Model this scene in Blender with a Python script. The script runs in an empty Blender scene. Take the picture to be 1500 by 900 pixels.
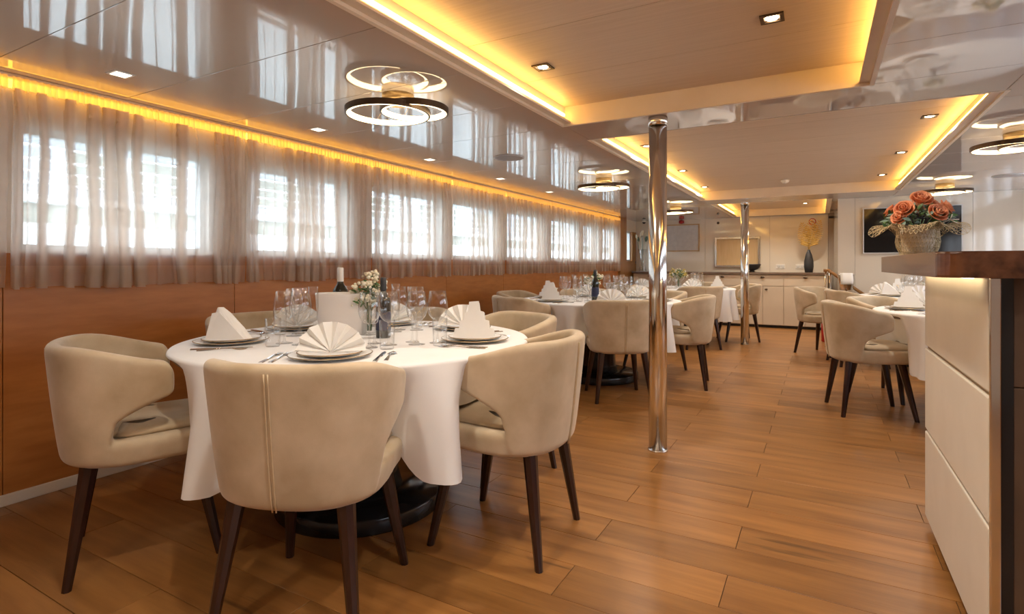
import bpy, bmesh, math, random
from mathutils import Vector, Matrix
random.seed(7)
PI = math.pi
SC = bpy.context.scene
COL = SC.collection

# ------------------------------------------------------------------ camera, world, exposure
cam = bpy.data.objects.new('camera', bpy.data.cameras.new('camera'))
COL.objects.link(cam)
cam.location = (0, 0, 1.13)
cam.rotation_euler = (PI/2, 0, math.radians(29.36))
cam.data.sensor_width = 36
cam.data.lens = 19.2
cam.data.shift_y = -62/1500
cam.data.clip_start = 0.02
SC.camera = cam
w = bpy.data.worlds.new('sky'); SC.world = w; w.use_nodes = True
w.node_tree.nodes['Background'].inputs[0].default_value = (0.80, 0.88, 1.0, 1)
w.node_tree.nodes['Background'].inputs[1].default_value = 5.6
SC.cycles.transparent_max_bounces = 40
SC.view_settings.view_transform = 'Standard'
SC.view_settings.look = 'None'
SC.view_settings.gamma = 1
SC.view_settings.use_curve_mapping = False
SC.view_settings.exposure = 0.3
SPOT_W, COVE, RING, HEADER = 35.0, 19.0, 5.0, 4.0

# ------------------------------------------------------------------ helpers
def tag(o, label=None, cat=None, group=None, kind=None):
    if label: o['label'] = label
    if cat: o['category'] = cat
    if group: o['group'] = group
    if kind: o['kind'] = kind
    return o

def link(name, me, mat=None, parent=None, loc=None, rz=None):
    o = bpy.data.objects.new(name, me)
    COL.objects.link(o)
    if mat is not None and me is not None and len(me.materials) == 0: me.materials.append(mat)
    if parent is not None: o.parent = parent
    if loc is not None: o.location = loc
    if rz is not None: o.rotation_euler = (0, 0, rz)
    return o

def empty(name, loc=(0, 0, 0), rz=0):
    return link(name, None, None, None, loc, rz)

def mk(verts, faces, smooth=True, name='m'):
    me = bpy.data.meshes.new(name)
    me.from_pydata([tuple(v) for v in verts], [], faces)
    bm = bmesh.new(); bm.from_mesh(me)
    bmesh.ops.recalc_face_normals(bm, faces=bm.faces)
    bm.to_mesh(me); bm.free()
    me.polygons.foreach_set('use_smooth', [smooth]*len(me.polygons))
    me.update()
    return me

def fin(bm, smooth=False, name='m'):
    bmesh.ops.recalc_face_normals(bm, faces=bm.faces)
    me = bpy.data.meshes.new(name); bm.to_mesh(me); bm.free()
    me.polygons.foreach_set('use_smooth', [smooth]*len(me.polygons))
    return me

def box(x0, x1, y0, y1, z0, z1, bev=0.0, seg=2):
    bm = bmesh.new()
    bmesh.ops.create_cube(bm, size=1)
    for v in bm.verts:
        v.co = Vector(((x0+x1)/2+v.co.x*(x1-x0), (y0+y1)/2+v.co.y*(y1-y0), (z0+z1)/2+v.co.z*(z1-z0)))
    if bev > 0:
        bmesh.ops.bevel(bm, geom=list(bm.edges), offset=bev, segments=seg, affect='EDGES', profile=0.5)
    return fin(bm, False)

def lathe(prof, n=24, smooth=True):
    vs, fs = [], []
    m = len(prof)
    for i in range(n):
        a = 2*PI*i/n
        for r, z in prof: vs.append((r*math.cos(a), r*math.sin(a), z))
    for i in range(n):
        j = (i+1) % n
        for k in range(m-1):
            fs.append((i*m+k, j*m+k, j*m+k+1, i*m+k+1))
    me = mk(vs, fs, smooth)
    bm = bmesh.new(); bm.from_mesh(me)
    bmesh.ops.remove_doubles(bm, verts=bm.verts, dist=1e-5)
    bmesh.ops.recalc_face_normals(bm, faces=bm.faces)
    bm.to_mesh(me); bm.free()
    me.polygons.foreach_set('use_smooth', [smooth]*len(me.polygons))
    return me

def tube(pts, r, n=8, closed=False, rad=None):
    pts = [Vector(p) for p in pts]
    vs, fs = [], []
    N = len(pts)
    up = Vector((0, 0, 1))
    for i, p in enumerate(pts):
        a = pts[(i-1) % N] if (closed or i > 0) else p
        b = pts[(i+1) % N] if (closed or i < N-1) else p
        t = (b-a).normalized()
        u = t.cross(up)
        if u.length < 1e-3: u = t.cross(Vector((1, 0, 0)))
        u.normalize(); v = u.cross(t)
        rr = rad[i] if rad else r
        for k in range(n):
            q = 2*PI*k/n
            vs.append(p+u*rr*math.cos(q)+v*rr*math.sin(q))
    for i in range(N if closed else N-1):
        j = (i+1) % N
        for k in range(n):
            l = (k+1) % n
            fs.append((i*n+k, i*n+l, j*n+l, j*n+k))
    if not closed:
        fs.append(tuple(range(n))); fs.append(tuple((N-1)*n+k for k in range(n)))
    return mk(vs, fs, True)

def join(*mes):
    bm = bmesh.new()
    for m in mes: bm.from_mesh(m)
    me = bpy.data.meshes.new('m'); bm.to_mesh(me); bm.free()
    return me

def xf(me, M):
    me = me.copy(); me.transform(M); return me

def bake(me, *mods):
    o = bpy.data.objects.new('tmp', me); COL.objects.link(o)
    for typ, kw in mods:
        m = o.modifiers.new('m', typ)
        for k, v in kw.items(): setattr(m, k, v)
    dg = bpy.context.evaluated_depsgraph_get()
    r = bpy.data.meshes.new_from_object(o.evaluated_get(dg))
    bpy.data.objects.remove(o)
    r.polygons.foreach_set('use_smooth', [True]*len(r.polygons))
    return r

def prism(outline, z0, z1, bev=0.0):
    bm = bmesh.new()
    a = [bm.verts.new((x, y, z0)) for x, y in outline]
    b = [bm.verts.new((x, y, z1)) for x, y in outline]
    bm.faces.new(a[::-1]); bm.faces.new(b)
    for i in range(len(a)):
        j = (i+1) % len(a)
        bm.faces.new((a[i], a[j], b[j], b[i]))
    if bev: bmesh.ops.bevel(bm, geom=[e for e in bm.edges if abs(e.verts[0].co.z-e.verts[1].co.z) < 1e-6], offset=bev, segments=2, affect='EDGES', profile=0.5)
    return fin(bm, False)

def copy_tree(o, parent=None):
    c = o.copy(); COL.objects.link(c)
    if parent is not None: c.parent = parent
    for ch in list(o.children): copy_tree(ch, c)
    return c

def sst(a, b, x):
    t = max(0., min(1., (x-a)/(b-a))); return t*t*(3-2*t)

# ------------------------------------------------------------------ materials
def mat(name, col, rough=0.5, metal=0.0, ior=1.5, coat=0.0, sheen=0.0, var=None, vscale=6.0, vstretch=(1, 1, 1), bump=0.0, bscale=60, emit=None, estr=0.0, spec=0.5, orand=0.0):
    m = bpy.data.materials.new(name); m.use_nodes = True
    nt = m.node_tree; b = nt.nodes['Principled BSDF']
    b.inputs['Base Color'].default_value = (*col, 1)
    b.inputs['Roughness'].default_value = rough
    b.inputs['Metallic'].default_value = metal
    b.inputs['IOR'].default_value = ior
    b.inputs['Specular IOR Level'].default_value = spec
    b.inputs['Coat Weight'].default_value = coat
    b.inputs['Coat Roughness'].default_value = 0.05
    if sheen:
        b.inputs['Sheen Weight'].default_value = sheen
        b.inputs['Sheen Roughness'].default_value = 0.4
    if emit:
        b.inputs['Emission Color'].default_value = (*emit, 1)
        b.inputs['Emission Strength'].default_value = estr
    tc = mp = None
    if var or bump:
        tc = nt.nodes.new('ShaderNodeTexCoord'); mp = nt.nodes.new('ShaderNodeMapping')
        mp.inputs['Scale'].default_value = vstretch
        nt.links.new(tc.outputs['Object'], mp.inputs['Vector'])
        if orand:
            oi = nt.nodes.new('ShaderNodeObjectInfo'); mu = nt.nodes.new('ShaderNodeMath'); mu.operation = 'MULTIPLY'; mu.inputs[1].default_value = 37.0
            nt.links.new(oi.outputs['Random'], mu.inputs[0])
            cx = nt.nodes.new('ShaderNodeCombineXYZ')
            for i in range(3): nt.links.new(mu.outputs[0], cx.inputs[i])
            nt.links.new(cx.outputs[0], mp.inputs['Location'])
    if var:
        n = nt.nodes.new('ShaderNodeTexNoise'); n.inputs['Scale'].default_value = vscale; n.inputs['Detail'].default_value = 6
        nt.links.new(mp.outputs[0], n.inputs['Vector'])
        r = nt.nodes.new('ShaderNodeValToRGB')
        r.color_ramp.elements[0].position = 0.32; r.color_ramp.elements[1].position = 0.68
        r.color_ramp.elements[0].color = (*col, 1); r.color_ramp.elements[1].color = (*var, 1)
        nt.links.new(n.outputs['Fac'], r.inputs[0])
        out = r.outputs[0]
        if orand:
            hs = nt.nodes.new('ShaderNodeHueSaturation')
            mr = nt.nodes.new('ShaderNodeMapRange'); mr.inputs[3].default_value = 1-orand; mr.inputs[4].default_value = 1+orand
            nt.links.new(oi.outputs['Random'], mr.inputs[0]); nt.links.new(mr.outputs[0], hs.inputs['Value'])
            nt.links.new(out, hs.inputs['Color']); out = hs.outputs[0]
        nt.links.new(out, b.inputs['Base Color'])
    if bump:
        n2 = nt.nodes.new('ShaderNodeTexNoise'); n2.inputs['Scale'].default_value = bscale; n2.inputs['Detail'].default_value = 3
        nt.links.new(mp.outputs[0], n2.inputs['Vector'])
        bp = nt.nodes.new('ShaderNodeBump'); bp.inputs['Strength'].default_value = bump; bp.inputs['Distance'].default_value = 0.004
        nt.links.new(n2.outputs['Fac'], bp.inputs['Height']); nt.links.new(bp.outputs[0], b.inputs['Normal'])
    return m

def emis(name, col, s):
    m = bpy.data.materials.new(name); m.use_nodes = True
    nt = m.node_tree; nt.nodes.clear()
    o = nt.nodes.new('ShaderNodeOutputMaterial'); e = nt.nodes.new('ShaderNodeEmission')
    e.inputs[0].default_value = (*col, 1); e.inputs[1].default_value = s
    nt.links.new(e.outputs[0], o.inputs[0]); return m

def thin_glass(name, tint=(1, 1, 1), ior=1.45, rough=0.0, boost=0.0):
    m = bpy.data.materials.new(name); m.use_nodes = True
    nt = m.node_tree; nt.nodes.clear()
    o = nt.nodes.new('ShaderNodeOutputMaterial'); mx = nt.nodes.new('ShaderNodeMixShader')
    t = nt.nodes.new('ShaderNodeBsdfTransparent'); t.inputs[0].default_value = (*tint, 1)
    g = nt.nodes.new('ShaderNodeBsdfGlossy'); g.inputs['Roughness'].default_value = rough
    lw = nt.nodes.new('ShaderNodeLayerWeight'); lw.inputs[0].default_value = 0.5
    pw = nt.nodes.new('ShaderNodeMath'); pw.operation = 'POWER'; pw.inputs[1].default_value = ior
    ad = nt.nodes.new('ShaderNodeMath'); ad.operation = 'MULTIPLY_ADD'; ad.inputs[1].default_value = 0.85; ad.inputs[2].default_value = boost; ad.use_clamp = True
    nt.links.new(lw.outputs['Facing'], pw.inputs[0]); nt.links.new(pw.outputs[0], ad.inputs[0]); nt.links.new(ad.outputs[0], mx.inputs[0])
    nt.links.new(t.outputs[0], mx.inputs[1]); nt.links.new(g.outputs[0], mx.inputs[2])
    nt.links.new(mx.outputs[0], o.inputs[0]); return m

def sheer(name, col, opac):
    m = bpy.data.materials.new(name); m.use_nodes = True
    nt = m.node_tree; nt.nodes.clear()
    o = nt.nodes.new('ShaderNodeOutputMaterial')
    t = nt.nodes.new('ShaderNodeBsdfTransparent'); d = nt.nodes.new('ShaderNodeBsdfDiffuse'); l = nt.nodes.new('ShaderNodeBsdfTranslucent')
    d.inputs[0].default_value = (*col, 1); l.inputs[0].default_value = (*col, 1)
    a = nt.nodes.new('ShaderNodeMixShader'); a.inputs[0].default_value = 0.72
    nt.links.new(d.outputs[0], a.inputs[1]); nt.links.new(l.outputs[0], a.inputs[2])
    b = nt.nodes.new('ShaderNodeMixShader')
    tc = nt.nodes.new('ShaderNodeTexCoord'); n = nt.nodes.new('ShaderNodeTexNoise'); n.inputs['Scale'].default_value = 9
    nt.links.new(tc.outputs['Object'], n.inputs['Vector'])
    mr = nt.nodes.new('ShaderNodeMapRange'); mr.inputs[3].default_value = opac-0.06; mr.inputs[4].default_value = opac+0.06
    nt.links.new(n.outputs['Fac'], mr.inputs[0]); nt.links.new(mr.outputs[0], b.inputs[0])
    nt.links.new(t.outputs[0], b.inputs[1]); nt.links.new(a.outputs[0], b.inputs[2])
    nt.links.new(b.outputs[0], o.inputs[0]); return m

M = {}
M['plank'] = mat('oak_plank', (0.235, 0.098, 0.026), 0.33, var=(0.375, 0.170, 0.048), vscale=2.0, vstretch=(1.0, 9, 9), bump=0.10, bscale=14, orand=0.16)
def streaks(m):                                  # long dark mineral streaks and small knots in the oak
    nt = m.node_tree; b = nt.nodes['Principled BSDF']; src = b.inputs['Base Color'].links[0].from_socket
    mp = [n for n in nt.nodes if n.type == 'MAPPING'][0]
    for sc, st, lo, hi, k in ((1.3, (1.0, 16, 1), 0.66, 0.74, 0.55), (9.0, (0.5, 1.0, 1), 0.735, 0.78, 0.6)):
        m2 = nt.nodes.new('ShaderNodeMapping'); m2.inputs['Scale'].default_value = st
        nt.links.new([n for n in nt.nodes if n.type == 'TEX_COORD'][0].outputs['Object'], m2.inputs['Vector'])
        for l in list(mp.inputs['Location'].links): nt.links.new(l.from_socket, m2.inputs['Location'])
        n = nt.nodes.new('ShaderNodeTexNoise'); n.inputs['Scale'].default_value = sc; n.inputs['Detail'].default_value = 4
        nt.links.new(m2.outputs[0], n.inputs['Vector'])
        r = nt.nodes.new('ShaderNodeMapRange'); r.inputs[1].default_value = lo; r.inputs[2].default_value = hi; r.inputs[4].default_value = k
        nt.links.new(n.outputs['Fac'], r.inputs[0])
        mx = nt.nodes.new('ShaderNodeMix'); mx.data_type = 'RGBA'
        nt.links.new(r.outputs[0], mx.inputs['Factor']); nt.links.new(src, mx.inputs['A']); mx.inputs['B'].default_value = (0.06, 0.028, 0.012, 1)
        src = mx.outputs['Result']
    nt.links.new(src, b.inputs['Base Color'])
streaks(M['plank'])
M['subfloor'] = mat('floor_joint', (0.06, 0.03, 0.012), 0.7)
M['ceil'] = mat('gloss_ceiling', (0.50, 0.435, 0.39), 0.03, ior=3.1, var=(0.52, 0.455, 0.41), vscale=2)
M['seam'] = mat('panel_seam', (0.25, 0.20, 0.17), 0.6)
M['coffer'] = mat('beech_ceiling', (0.56, 0.44, 0.33), 0.42, var=(0.62, 0.50, 0.385), vscale=4, vstretch=(0.7, 22, 22), orand=0.03)
M['fascia'] = mat('cream_fascia', (0.68, 0.57, 0.44), 0.45, var=(0.72, 0.61, 0.48), vscale=5)
M['wain'] = mat('leather_panel', (0.42, 0.155, 0.034), 0.42, var=(0.52, 0.205, 0.050), vscale=5, vstretch=(1, 1, 5), bump=0.10, bscale=160)
M['wallup'] = mat('upper_wall', (0.70, 0.65, 0.58), 0.5, var=(0.74, 0.69, 0.62), vscale=3)
M['white'] = mat('white_paint', (0.78, 0.74, 0.67), 0.4, var=(0.82, 0.78, 0.71), vscale=5)
M['frame'] = mat('window_frame', (0.62, 0.62, 0.62), 0.35, var=(0.66, 0.66, 0.66), vscale=8)
M['gloss'] = mat('gloss_cream_wall', (0.74, 0.665, 0.55), 0.06, ior=1.8, var=(0.77, 0.695, 0.58), vscale=1.5)
M['glosswood'] = mat('pilaster_wood', (0.33, 0.15, 0.045), 0.25, var=(0.42, 0.21, 0.07), vscale=4, vstretch=(12, 12, 1))
M['velvet'] = mat('beige_velvet', (0.44, 0.335, 0.21), 0.85, sheen=0.35, var=(0.62, 0.50, 0.35), vscale=6, bump=0.08, bscale=300, orand=0.04)
M['piping'] = mat('seam_piping', (0.52, 0.40, 0.25), 0.8, var=(0.58, 0.45, 0.29), vscale=40)
M['leg'] = mat('wenge_leg', (0.016, 0.005, 0.0035), 0.30, var=(0.036, 0.011, 0.007), vscale=8, vstretch=(9, 9, 1), coat=0.3)
M['linen'] = mat('white_linen', (0.80, 0.79, 0.79), 0.85, var=(0.84, 0.83, 0.83), vscale=5, bump=0.05, bscale=200)
M['napkin'] = mat('white_napkin', (0.82, 0.80, 0.77), 0.85, var=(0.86, 0.84, 0.81), vscale=9, bump=0.05, bscale=200)
M['china'] = mat('white_china', (0.84, 0.83, 0.81), 0.32, coat=0.0, var=(0.82, 0.81, 0.78), vscale=5)
M['rim'] = mat('dark_gold_rim', (0.26, 0.17, 0.07), 0.3, metal=0.8, var=(0.32, 0.21, 0.09), vscale=20)
M['steel'] = mat('polished_steel', (0.82, 0.82, 0.82), 0.12, metal=1.0, var=(0.78, 0.77, 0.75), vscale=3)
M['silver'] = mat('cutlery_silver', (0.66, 0.65, 0.63), 0.14, metal=1.0, var=(0.70, 0.69, 0.67), vscale=10)
M['black'] = mat('black_gloss', (0.012, 0.012, 0.014), 0.16, var=(0.02, 0.02, 0.022), vscale=4)
M['matblack'] = mat('matt_black', (0.02, 0.021, 0.024), 0.5, var=(0.03, 0.031, 0.035), vscale=12)
M['bronze'] = mat('dark_bronze', (0.07, 0.045, 0.03), 0.35, metal=0.7, var=(0.10, 0.065, 0.04), vscale=20)
M['brass'] = mat('brushed_brass', (0.52, 0.36, 0.17), 0.32, metal=0.9, var=(0.58, 0.41, 0.20), vscale=20)
M['walnut'] = mat('walnut_top', (0.050, 0.018, 0.008), 0.24, var=(0.18, 0.072, 0.031), vscale=3.5, vstretch=(7, 1.2, 7), coat=0.12)
M['leather'] = mat('white_leather', (0.70, 0.655, 0.58), 0.48, var=(0.74, 0.695, 0.62), vscale=6, bump=0.05, bscale=220)
M['brown'] = mat('brown_panel', (0.10, 0.062, 0.04), 0.4, var=(0.14, 0.09, 0.06), vscale=5)
M['counter'] = mat('counter_front', (0.56, 0.46, 0.35), 0.35, var=(0.60, 0.50, 0.385), vscale=4)
M['stone'] = mat('dark_worktop', (0.14, 0.095, 0.07), 0.25, var=(0.19, 0.13, 0.095), vscale=12)
M['glass'] = thin_glass('clear_glass', (0.985, 0.988, 0.988), 2.2, 0.0, 0.07)
M['pane'] = thin_glass('window_pane', (0.96, 0.985, 0.98), 5.0, 0.0, 0.04)
M['bottle'] = mat('dark_bottle_glass', (0.010, 0.012, 0.010), 0.06, coat=0.5, var=(0.016, 0.018, 0.014), vscale=4)
M['label_w'] = mat('bottle_label', (0.012, 0.016, 0.05), 0.5, var=(0.018, 0.022, 0.065), vscale=10)
M['labelw2'] = mat('white_label', (0.70, 0.68, 0.64), 0.5, var=(0.75, 0.73, 0.69), vscale=10)
M['foil'] = mat('white_foil_cap', (0.72, 0.70, 0.68), 0.35, var=(0.76, 0.74, 0.72), vscale=20)
M['ceramic'] = mat('white_ceramic', (0.78, 0.74, 0.71), 0.3, var=(0.82, 0.78, 0.75), vscale=4)
M['leaf'] = mat('green_leaf', (0.045, 0.11, 0.030), 0.5, var=(0.10, 0.20, 0.06), vscale=25)
M['sage'] = mat('sage_leaf', (0.12, 0.19, 0.14), 0.6, var=(0.24, 0.32, 0.24), vscale=25)
M['yleaf'] = mat('yellow_bud', (0.55, 0.42, 0.08), 0.6, var=(0.66, 0.55, 0.18), vscale=25)
M['wflower'] = mat('cream_blossom', (0.72, 0.66, 0.48), 0.7, var=(0.80, 0.76, 0.64), vscale=30)
M['rose'] = mat('peach_rose', (0.60, 0.155, 0.055), 0.6, var=(0.78, 0.34, 0.17), vscale=22)
M['net'] = mat('gold_net', (0.52, 0.39, 0.20), 0.5, var=(0.68, 0.54, 0.32), vscale=30)
M['potc'] = mat('raffia_pot', (0.56, 0.46, 0.33), 0.7, var=(0.70, 0.60, 0.46), vscale=16, vstretch=(1, 1, 3), bump=0.2, bscale=70)
M['fern'] = mat('gold_fern', (0.56, 0.33, 0.07), 0.6, var=(0.72, 0.48, 0.14), vscale=20)
M['screen'] = mat('tv_screen', (0.005, 0.005, 0.006), 0.08, var=(0.007, 0.007, 0.008), vscale=3)
M['red'] = mat('red_enamel', (0.42, 0.012, 0.015), 0.3, var=(0.50, 0.02, 0.02), vscale=6)
M['paper'] = mat('chart_paper', (0.56, 0.57, 0.60), 0.6, var=(0.64, 0.65, 0.67), vscale=14)
M['picframe'] = mat('pine_frame', (0.50, 0.33, 0.17), 0.4, var=(0.58, 0.40, 0.22), vscale=14)
M['shutter'] = mat('hatch_shutter', (0.62, 0.43, 0.22), 0.35, var=(0.68, 0.49, 0.27), vscale=4, vstretch=(14, 14, 1))
M['greydoor'] = mat('grey_door', (0.40, 0.34, 0.28), 0.35, var=(0.43, 0.37, 0.31), vscale=3)
M['speaker'] = mat('speaker_grille', (0.36, 0.34, 0.33), 0.6, var=(0.42, 0.40, 0.39), vscale=120)
M['cove'] = emis('cove_led', (1.0, 0.56, 0.13), COVE)
M['header'] = emis('curtain_led', (1.0, 0.47, 0.05), HEADER)
M['ring'] = emis('ring_led', (1.0, 0.74, 0.40), RING)
M['flush'] = emis('flush_light', (1.0, 0.86, 0.66), 2.5)
M['under'] = emis('bar_led', (1.0, 0.74, 0.40), 11.0)
M['bulb'] = emis('spot_bulb', (1.0, 0.80, 0.52), 25.0)
M['sheer'] = sheer('sheer_curtain', (0.90, 0.81, 0.73), 0.46)
M['hem'] = sheer('sheer_hem', (0.88, 0.79, 0.69), 0.60)
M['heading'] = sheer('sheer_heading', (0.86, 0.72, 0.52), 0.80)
M['hull'] = mat('white_hull', (0.72, 0.76, 0.76), 0.4, var=(0.78, 0.80, 0.80), vscale=0.8)
M['hullband'] = mat('grey_green_band', (0.24, 0.25, 0.20), 0.4, var=(0.32, 0.32, 0.27), vscale=2)
M['cabin'] = mat('cabin_side', (0.50, 0.54, 0.60), 0.5, var=(0.58, 0.61, 0.66), vscale=1)
M['water'] = mat('harbour_water', (0.10, 0.20, 0.22), 0.1, var=(0.14, 0.25, 0.27), vscale=2)

# ------------------------------------------------------------------ room
XL, XR, YB, YF, H = -3.33, 2.75, -2.0, 11.2, 2.03
PIT = 0.2118                                     # plank row pitch
fl = tag(link('floor', box(XL-0.1, XR+0.1, YB, YF+0.1, -0.06, -0.004), M['subfloor']), kind='structure')
full = box(0.0012, 1.1988, 0.0012, PIT-0.0012, -0.004, 0.0, 0.0007, 1)
full.materials.append(M['plank'])
rest = bmesh.new()
r0 = 1.905 - PIT*20
row = 0
y = r0
while y < YF:
    ph = -0.29 if row % 2 == 0 else -0.80
    k = math.floor((XL-ph)/1.2)
    x = ph+k*1.2
    while x < XR:
        a, b = max(x, XL), min(x+1.2, XR)
        if b-a > 0.02:
            vis = y > 0.3 and a < 1.3 and not (a > 0.5 and y < 3.0)
            if vis:
                if b-a > 1.199: me = full; o = link('plank', me, None, fl, (x, y, 0))
                else:
                    me = box(0.0012, b-a-0.0012, 0.0012, PIT-0.0012, -0.004, 0, 0.0007, 1)
                    link('plank', me, M['plank'], fl, (a, y, 0))
            else:
                rest.from_mesh(box(a+0.0012, b-0.0012, y+0.0012, y+PIT-0.0012, -0.004, 0))
        x += 1.2
    y += PIT; row += 1
tag(link('plank_remainder', fin(rest), M['plank'], fl), kind='stuff')

# ceiling: glossy panels around three recessed coffers
CJ = 0.575
coffers = [(-1.44, 0.22, -0.9, 3.25), (-1.44, 0.84, 3.72, 7.97), (-1.40, 0.136, 8.6, 10.98)]
ce = tag(link('ceiling', box(XL-0.1, XR+0.1, YB, YF+0.1, 2.19, 2.25), M['seam']), kind='structure')
def slab(x0, x1, y0, y1, par, m, z0, z1, name):
    g = 0.0015
    return link(name, box(x0+g, x1-g, y0+g, y1-g, z0, z1, 0.001, 1), m, par)
joints = [0.975-CJ*5+CJ*i for i in range(24)]
def strips(x0, x1, y0, y1, par, m, z0, z1, name):
    js = [y0]+[j for j in joints if y0+0.08 < j < y1-0.08]+[y1]
    for a, b in zip(js, js[1:]): slab(x0, x1, a, b, par, m, z0, z1, name)
strips(XL, -1.44, YB, YF, ce, M['ceil'], H, H+0.02, 'ceiling_panel')
strips(0.84, XR, YB, YF, ce, M['ceil'], H, H+0.02, 'ceiling_panel')
for (x0, x1, y0, y1) in [(-1.44, 0.84, YB, -0.9), (-1.44, 0.84, 3.25, 3.72), (-1.44, 0.84, 7.97, 8.6), (-1.40, 0.136, 10.98, YF)]:
    slab(x0, x1, y0, y1, ce, M['ceil'], H, H+0.02, 'ceiling_panel')
strips(0.22, 0.84, -0.9, 3.25, ce, M['ceil'], H, H+0.02, 'ceiling_panel')
strips(0.136, 0.84, 8.6, YF, ce, M['ceil'], H, H+0.02, 'ceiling_panel')
strips(-1.44, -1.40, 8.6, YF, ce, M['ceil'], H, H+0.02, 'ceiling_panel')
RZ = 2.15
for ci, (x0, x1, y0, y1) in enumerate(coffers):
    strips(x0, x1, y0, y1, ce, M['coffer'], RZ, RZ+0.03, 'coffer_panel')
    t = 0.02
    link('coffer_fascia', box(x0-t, x0, y0-t, y1+t, H-0.002, RZ+0.02), M['fascia'], ce)
    link('coffer_fascia', box(x1, x1+t, y0-t, y1+t, H-0.002, RZ+0.02), M['fascia'], ce)
    link('coffer_fascia', box(x0, x1, y0-t, y0, H-0.002, RZ+0.02), M['fascia'], ce)
    link('coffer_fascia', box(x0, x1, y1, y1+t, H-0.002, RZ+0.02), M['fascia'], ce)
    for sx, xa in ((1, x0), (-1, x1)):            # shelf lip and LED profile along both long sides
        a, b = sorted((xa, xa+sx*0.045))
        link('cove_lip', box(a, b, y0, y1, H+0.012, H+0.024), M['fascia'], ce)
        a, b = sorted((xa+sx*0.004, xa+sx*0.014))
        link('cove_light', box(a, b, y0+0.02, y1-0.02, H+0.056, H+0.070), M['cove'], ce)

# left wall with windows, wainscot panels and sills
W = [(-0.1, 0.93), (1.12, 2.05), (2.33, 3.20), (3.48, 4.48), (4.66, 5.57), (5.80, 6.84), (7.06, 8.04), (8.25, 8.96), (9.16, 9.92)]
Z0, Z1 = 1.20, 1.80
wl = tag(link('wall_left', box(XL-0.14, XL-0.02, YB, YF, -0.05, Z0), M['glosswood']), kind='structure')
link('wall_top_band', box(XL-0.14, XL, YB, YF, 1.945, 2.2), M['wallup'], wl)
link('wall_lintel', box(XL-0.14, XL, YB, YF, Z1, 1.945), M['wallup'], wl)
ys = [YB]+[q for ab in W for q in ab]+[10.48, 10.93, YF]
for i in range(0, len(ys)-1, 2):
    link('window_pier', box(XL-0.14, XL, ys[i], ys[i+1], Z0, Z1), M['wallup'] if ys[i+1] < 10 else M['glosswood'], wl)
pj = [YB]+[-2.43+1.163*i for i in range(1, 12)]+[10.0]
for a, b in zip(pj, pj[1:]):
    if b-a > 0.05: link('wainscot_panel', box(XL-0.02, XL, a+0.0015, b-0.0015, 0.0, 1.185, 0.001, 1), M['wain'], wl)
link('wood_pilaster', box(XL-0.02, XL+0.05, 10.02, 10.40, 0.0, H, 0.004, 1), M['glosswood'], wl)
link('end_panel', box(XL-0.02, XL, 10.40, YF, 0.0, 1.15), M['glosswood'], wl)
link('sill', box(XL-0.05, XL+0.03, YB, 10.0, 1.185, 1.203, 0.003, 1), M['wallup'], wl)
bb = tag(link('baseboard_left', box(XL, XL+0.014, YB, 10.0, 0.0, 0.052, 0.002, 1), M['white']), kind='structure')
for i, (a, b) in enumerate(W+[(10.48, 10.93)]):
    wi = tag(link('window_%d' % (i+1), box(XL-0.075, XL-0.069, a, b, Z0, Z1), M['pane']), kind='structure')
    f = 0.03
    for (p, q, r, s) in ((a, a+f, Z0, Z1), (b-f, b, Z0, Z1), (a+f, b-f, Z0, Z0+f), (a+f, b-f, Z1-f, Z1)):
        link('window_frame', box(XL-0.10, XL-0.045, p, q, r, s), M['frame'], wi)

# far wall with sideboard alcove, wall behind the television, right and rear walls
wf = tag(link('wall_far', box(XL-0.1, 0.30, YF+0.014, YF+0.12, -0.05, 2.2), M['seam']), kind='structure')
for a, b in ((XL, -2.88), (-2.88, -1.95), (-1.95, -0.80), (-0.80, 0.138)):
    link('wall_panel', box(a+0.0015, b-0.0015, YF, YF+0.014, 0, H, 0.001, 1), M['gloss'], wf)
dr = tag(link('door_1', box(0.142, 0.30, YF-0.02, YF+0.014, 0, H), M['greydoor']), kind='structure')
link('door_closer', box(0.145, 0.25, YF-0.06, YF-0.02, 1.95, 1.985, 0.004, 1), M['matblack'], dr)
wt = tag(link('wall_television', box(0.236, XR+0.1, 8.714, 8.80, -0.05, 2.2), M['seam']), kind='structure')
for a, b in ((0.222, 0.42), (0.42, 1.66), (1.66, XR)):
    link('wall_panel', box(a+0.0015, b-0.0015, 8.70, 8.714, 0, H, 0.001, 1), M['gloss'], wt)
link('return_panel', box(0.222, 0.236, 8.716, YF-0.02, 0, H), M['gloss'], wt)
wr = tag(link('wall_right', box(XR, XR+0.12, YB, 8.8, -0.05, Z0), M['wain']), kind='structure')
link('wall_lintel', box(XR, XR+0.12, YB, 8.8, Z1, 2.2), M['wallup'], wr)
yr = [YB]+[q for ab in W[:7] for q in ab]+[8.8]
for i in range(0, len(yr)-1, 2):
    link('window_pier', box(XR, XR+0.12, yr[i], yr[i+1], Z0, Z1), M['wallup'], wr)
tag(link('wall_rear', box(XL-0.1, XR+0.1, YB-0.1, YB, -0.05, 2.2), M['gloss']), kind='structure')

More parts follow.
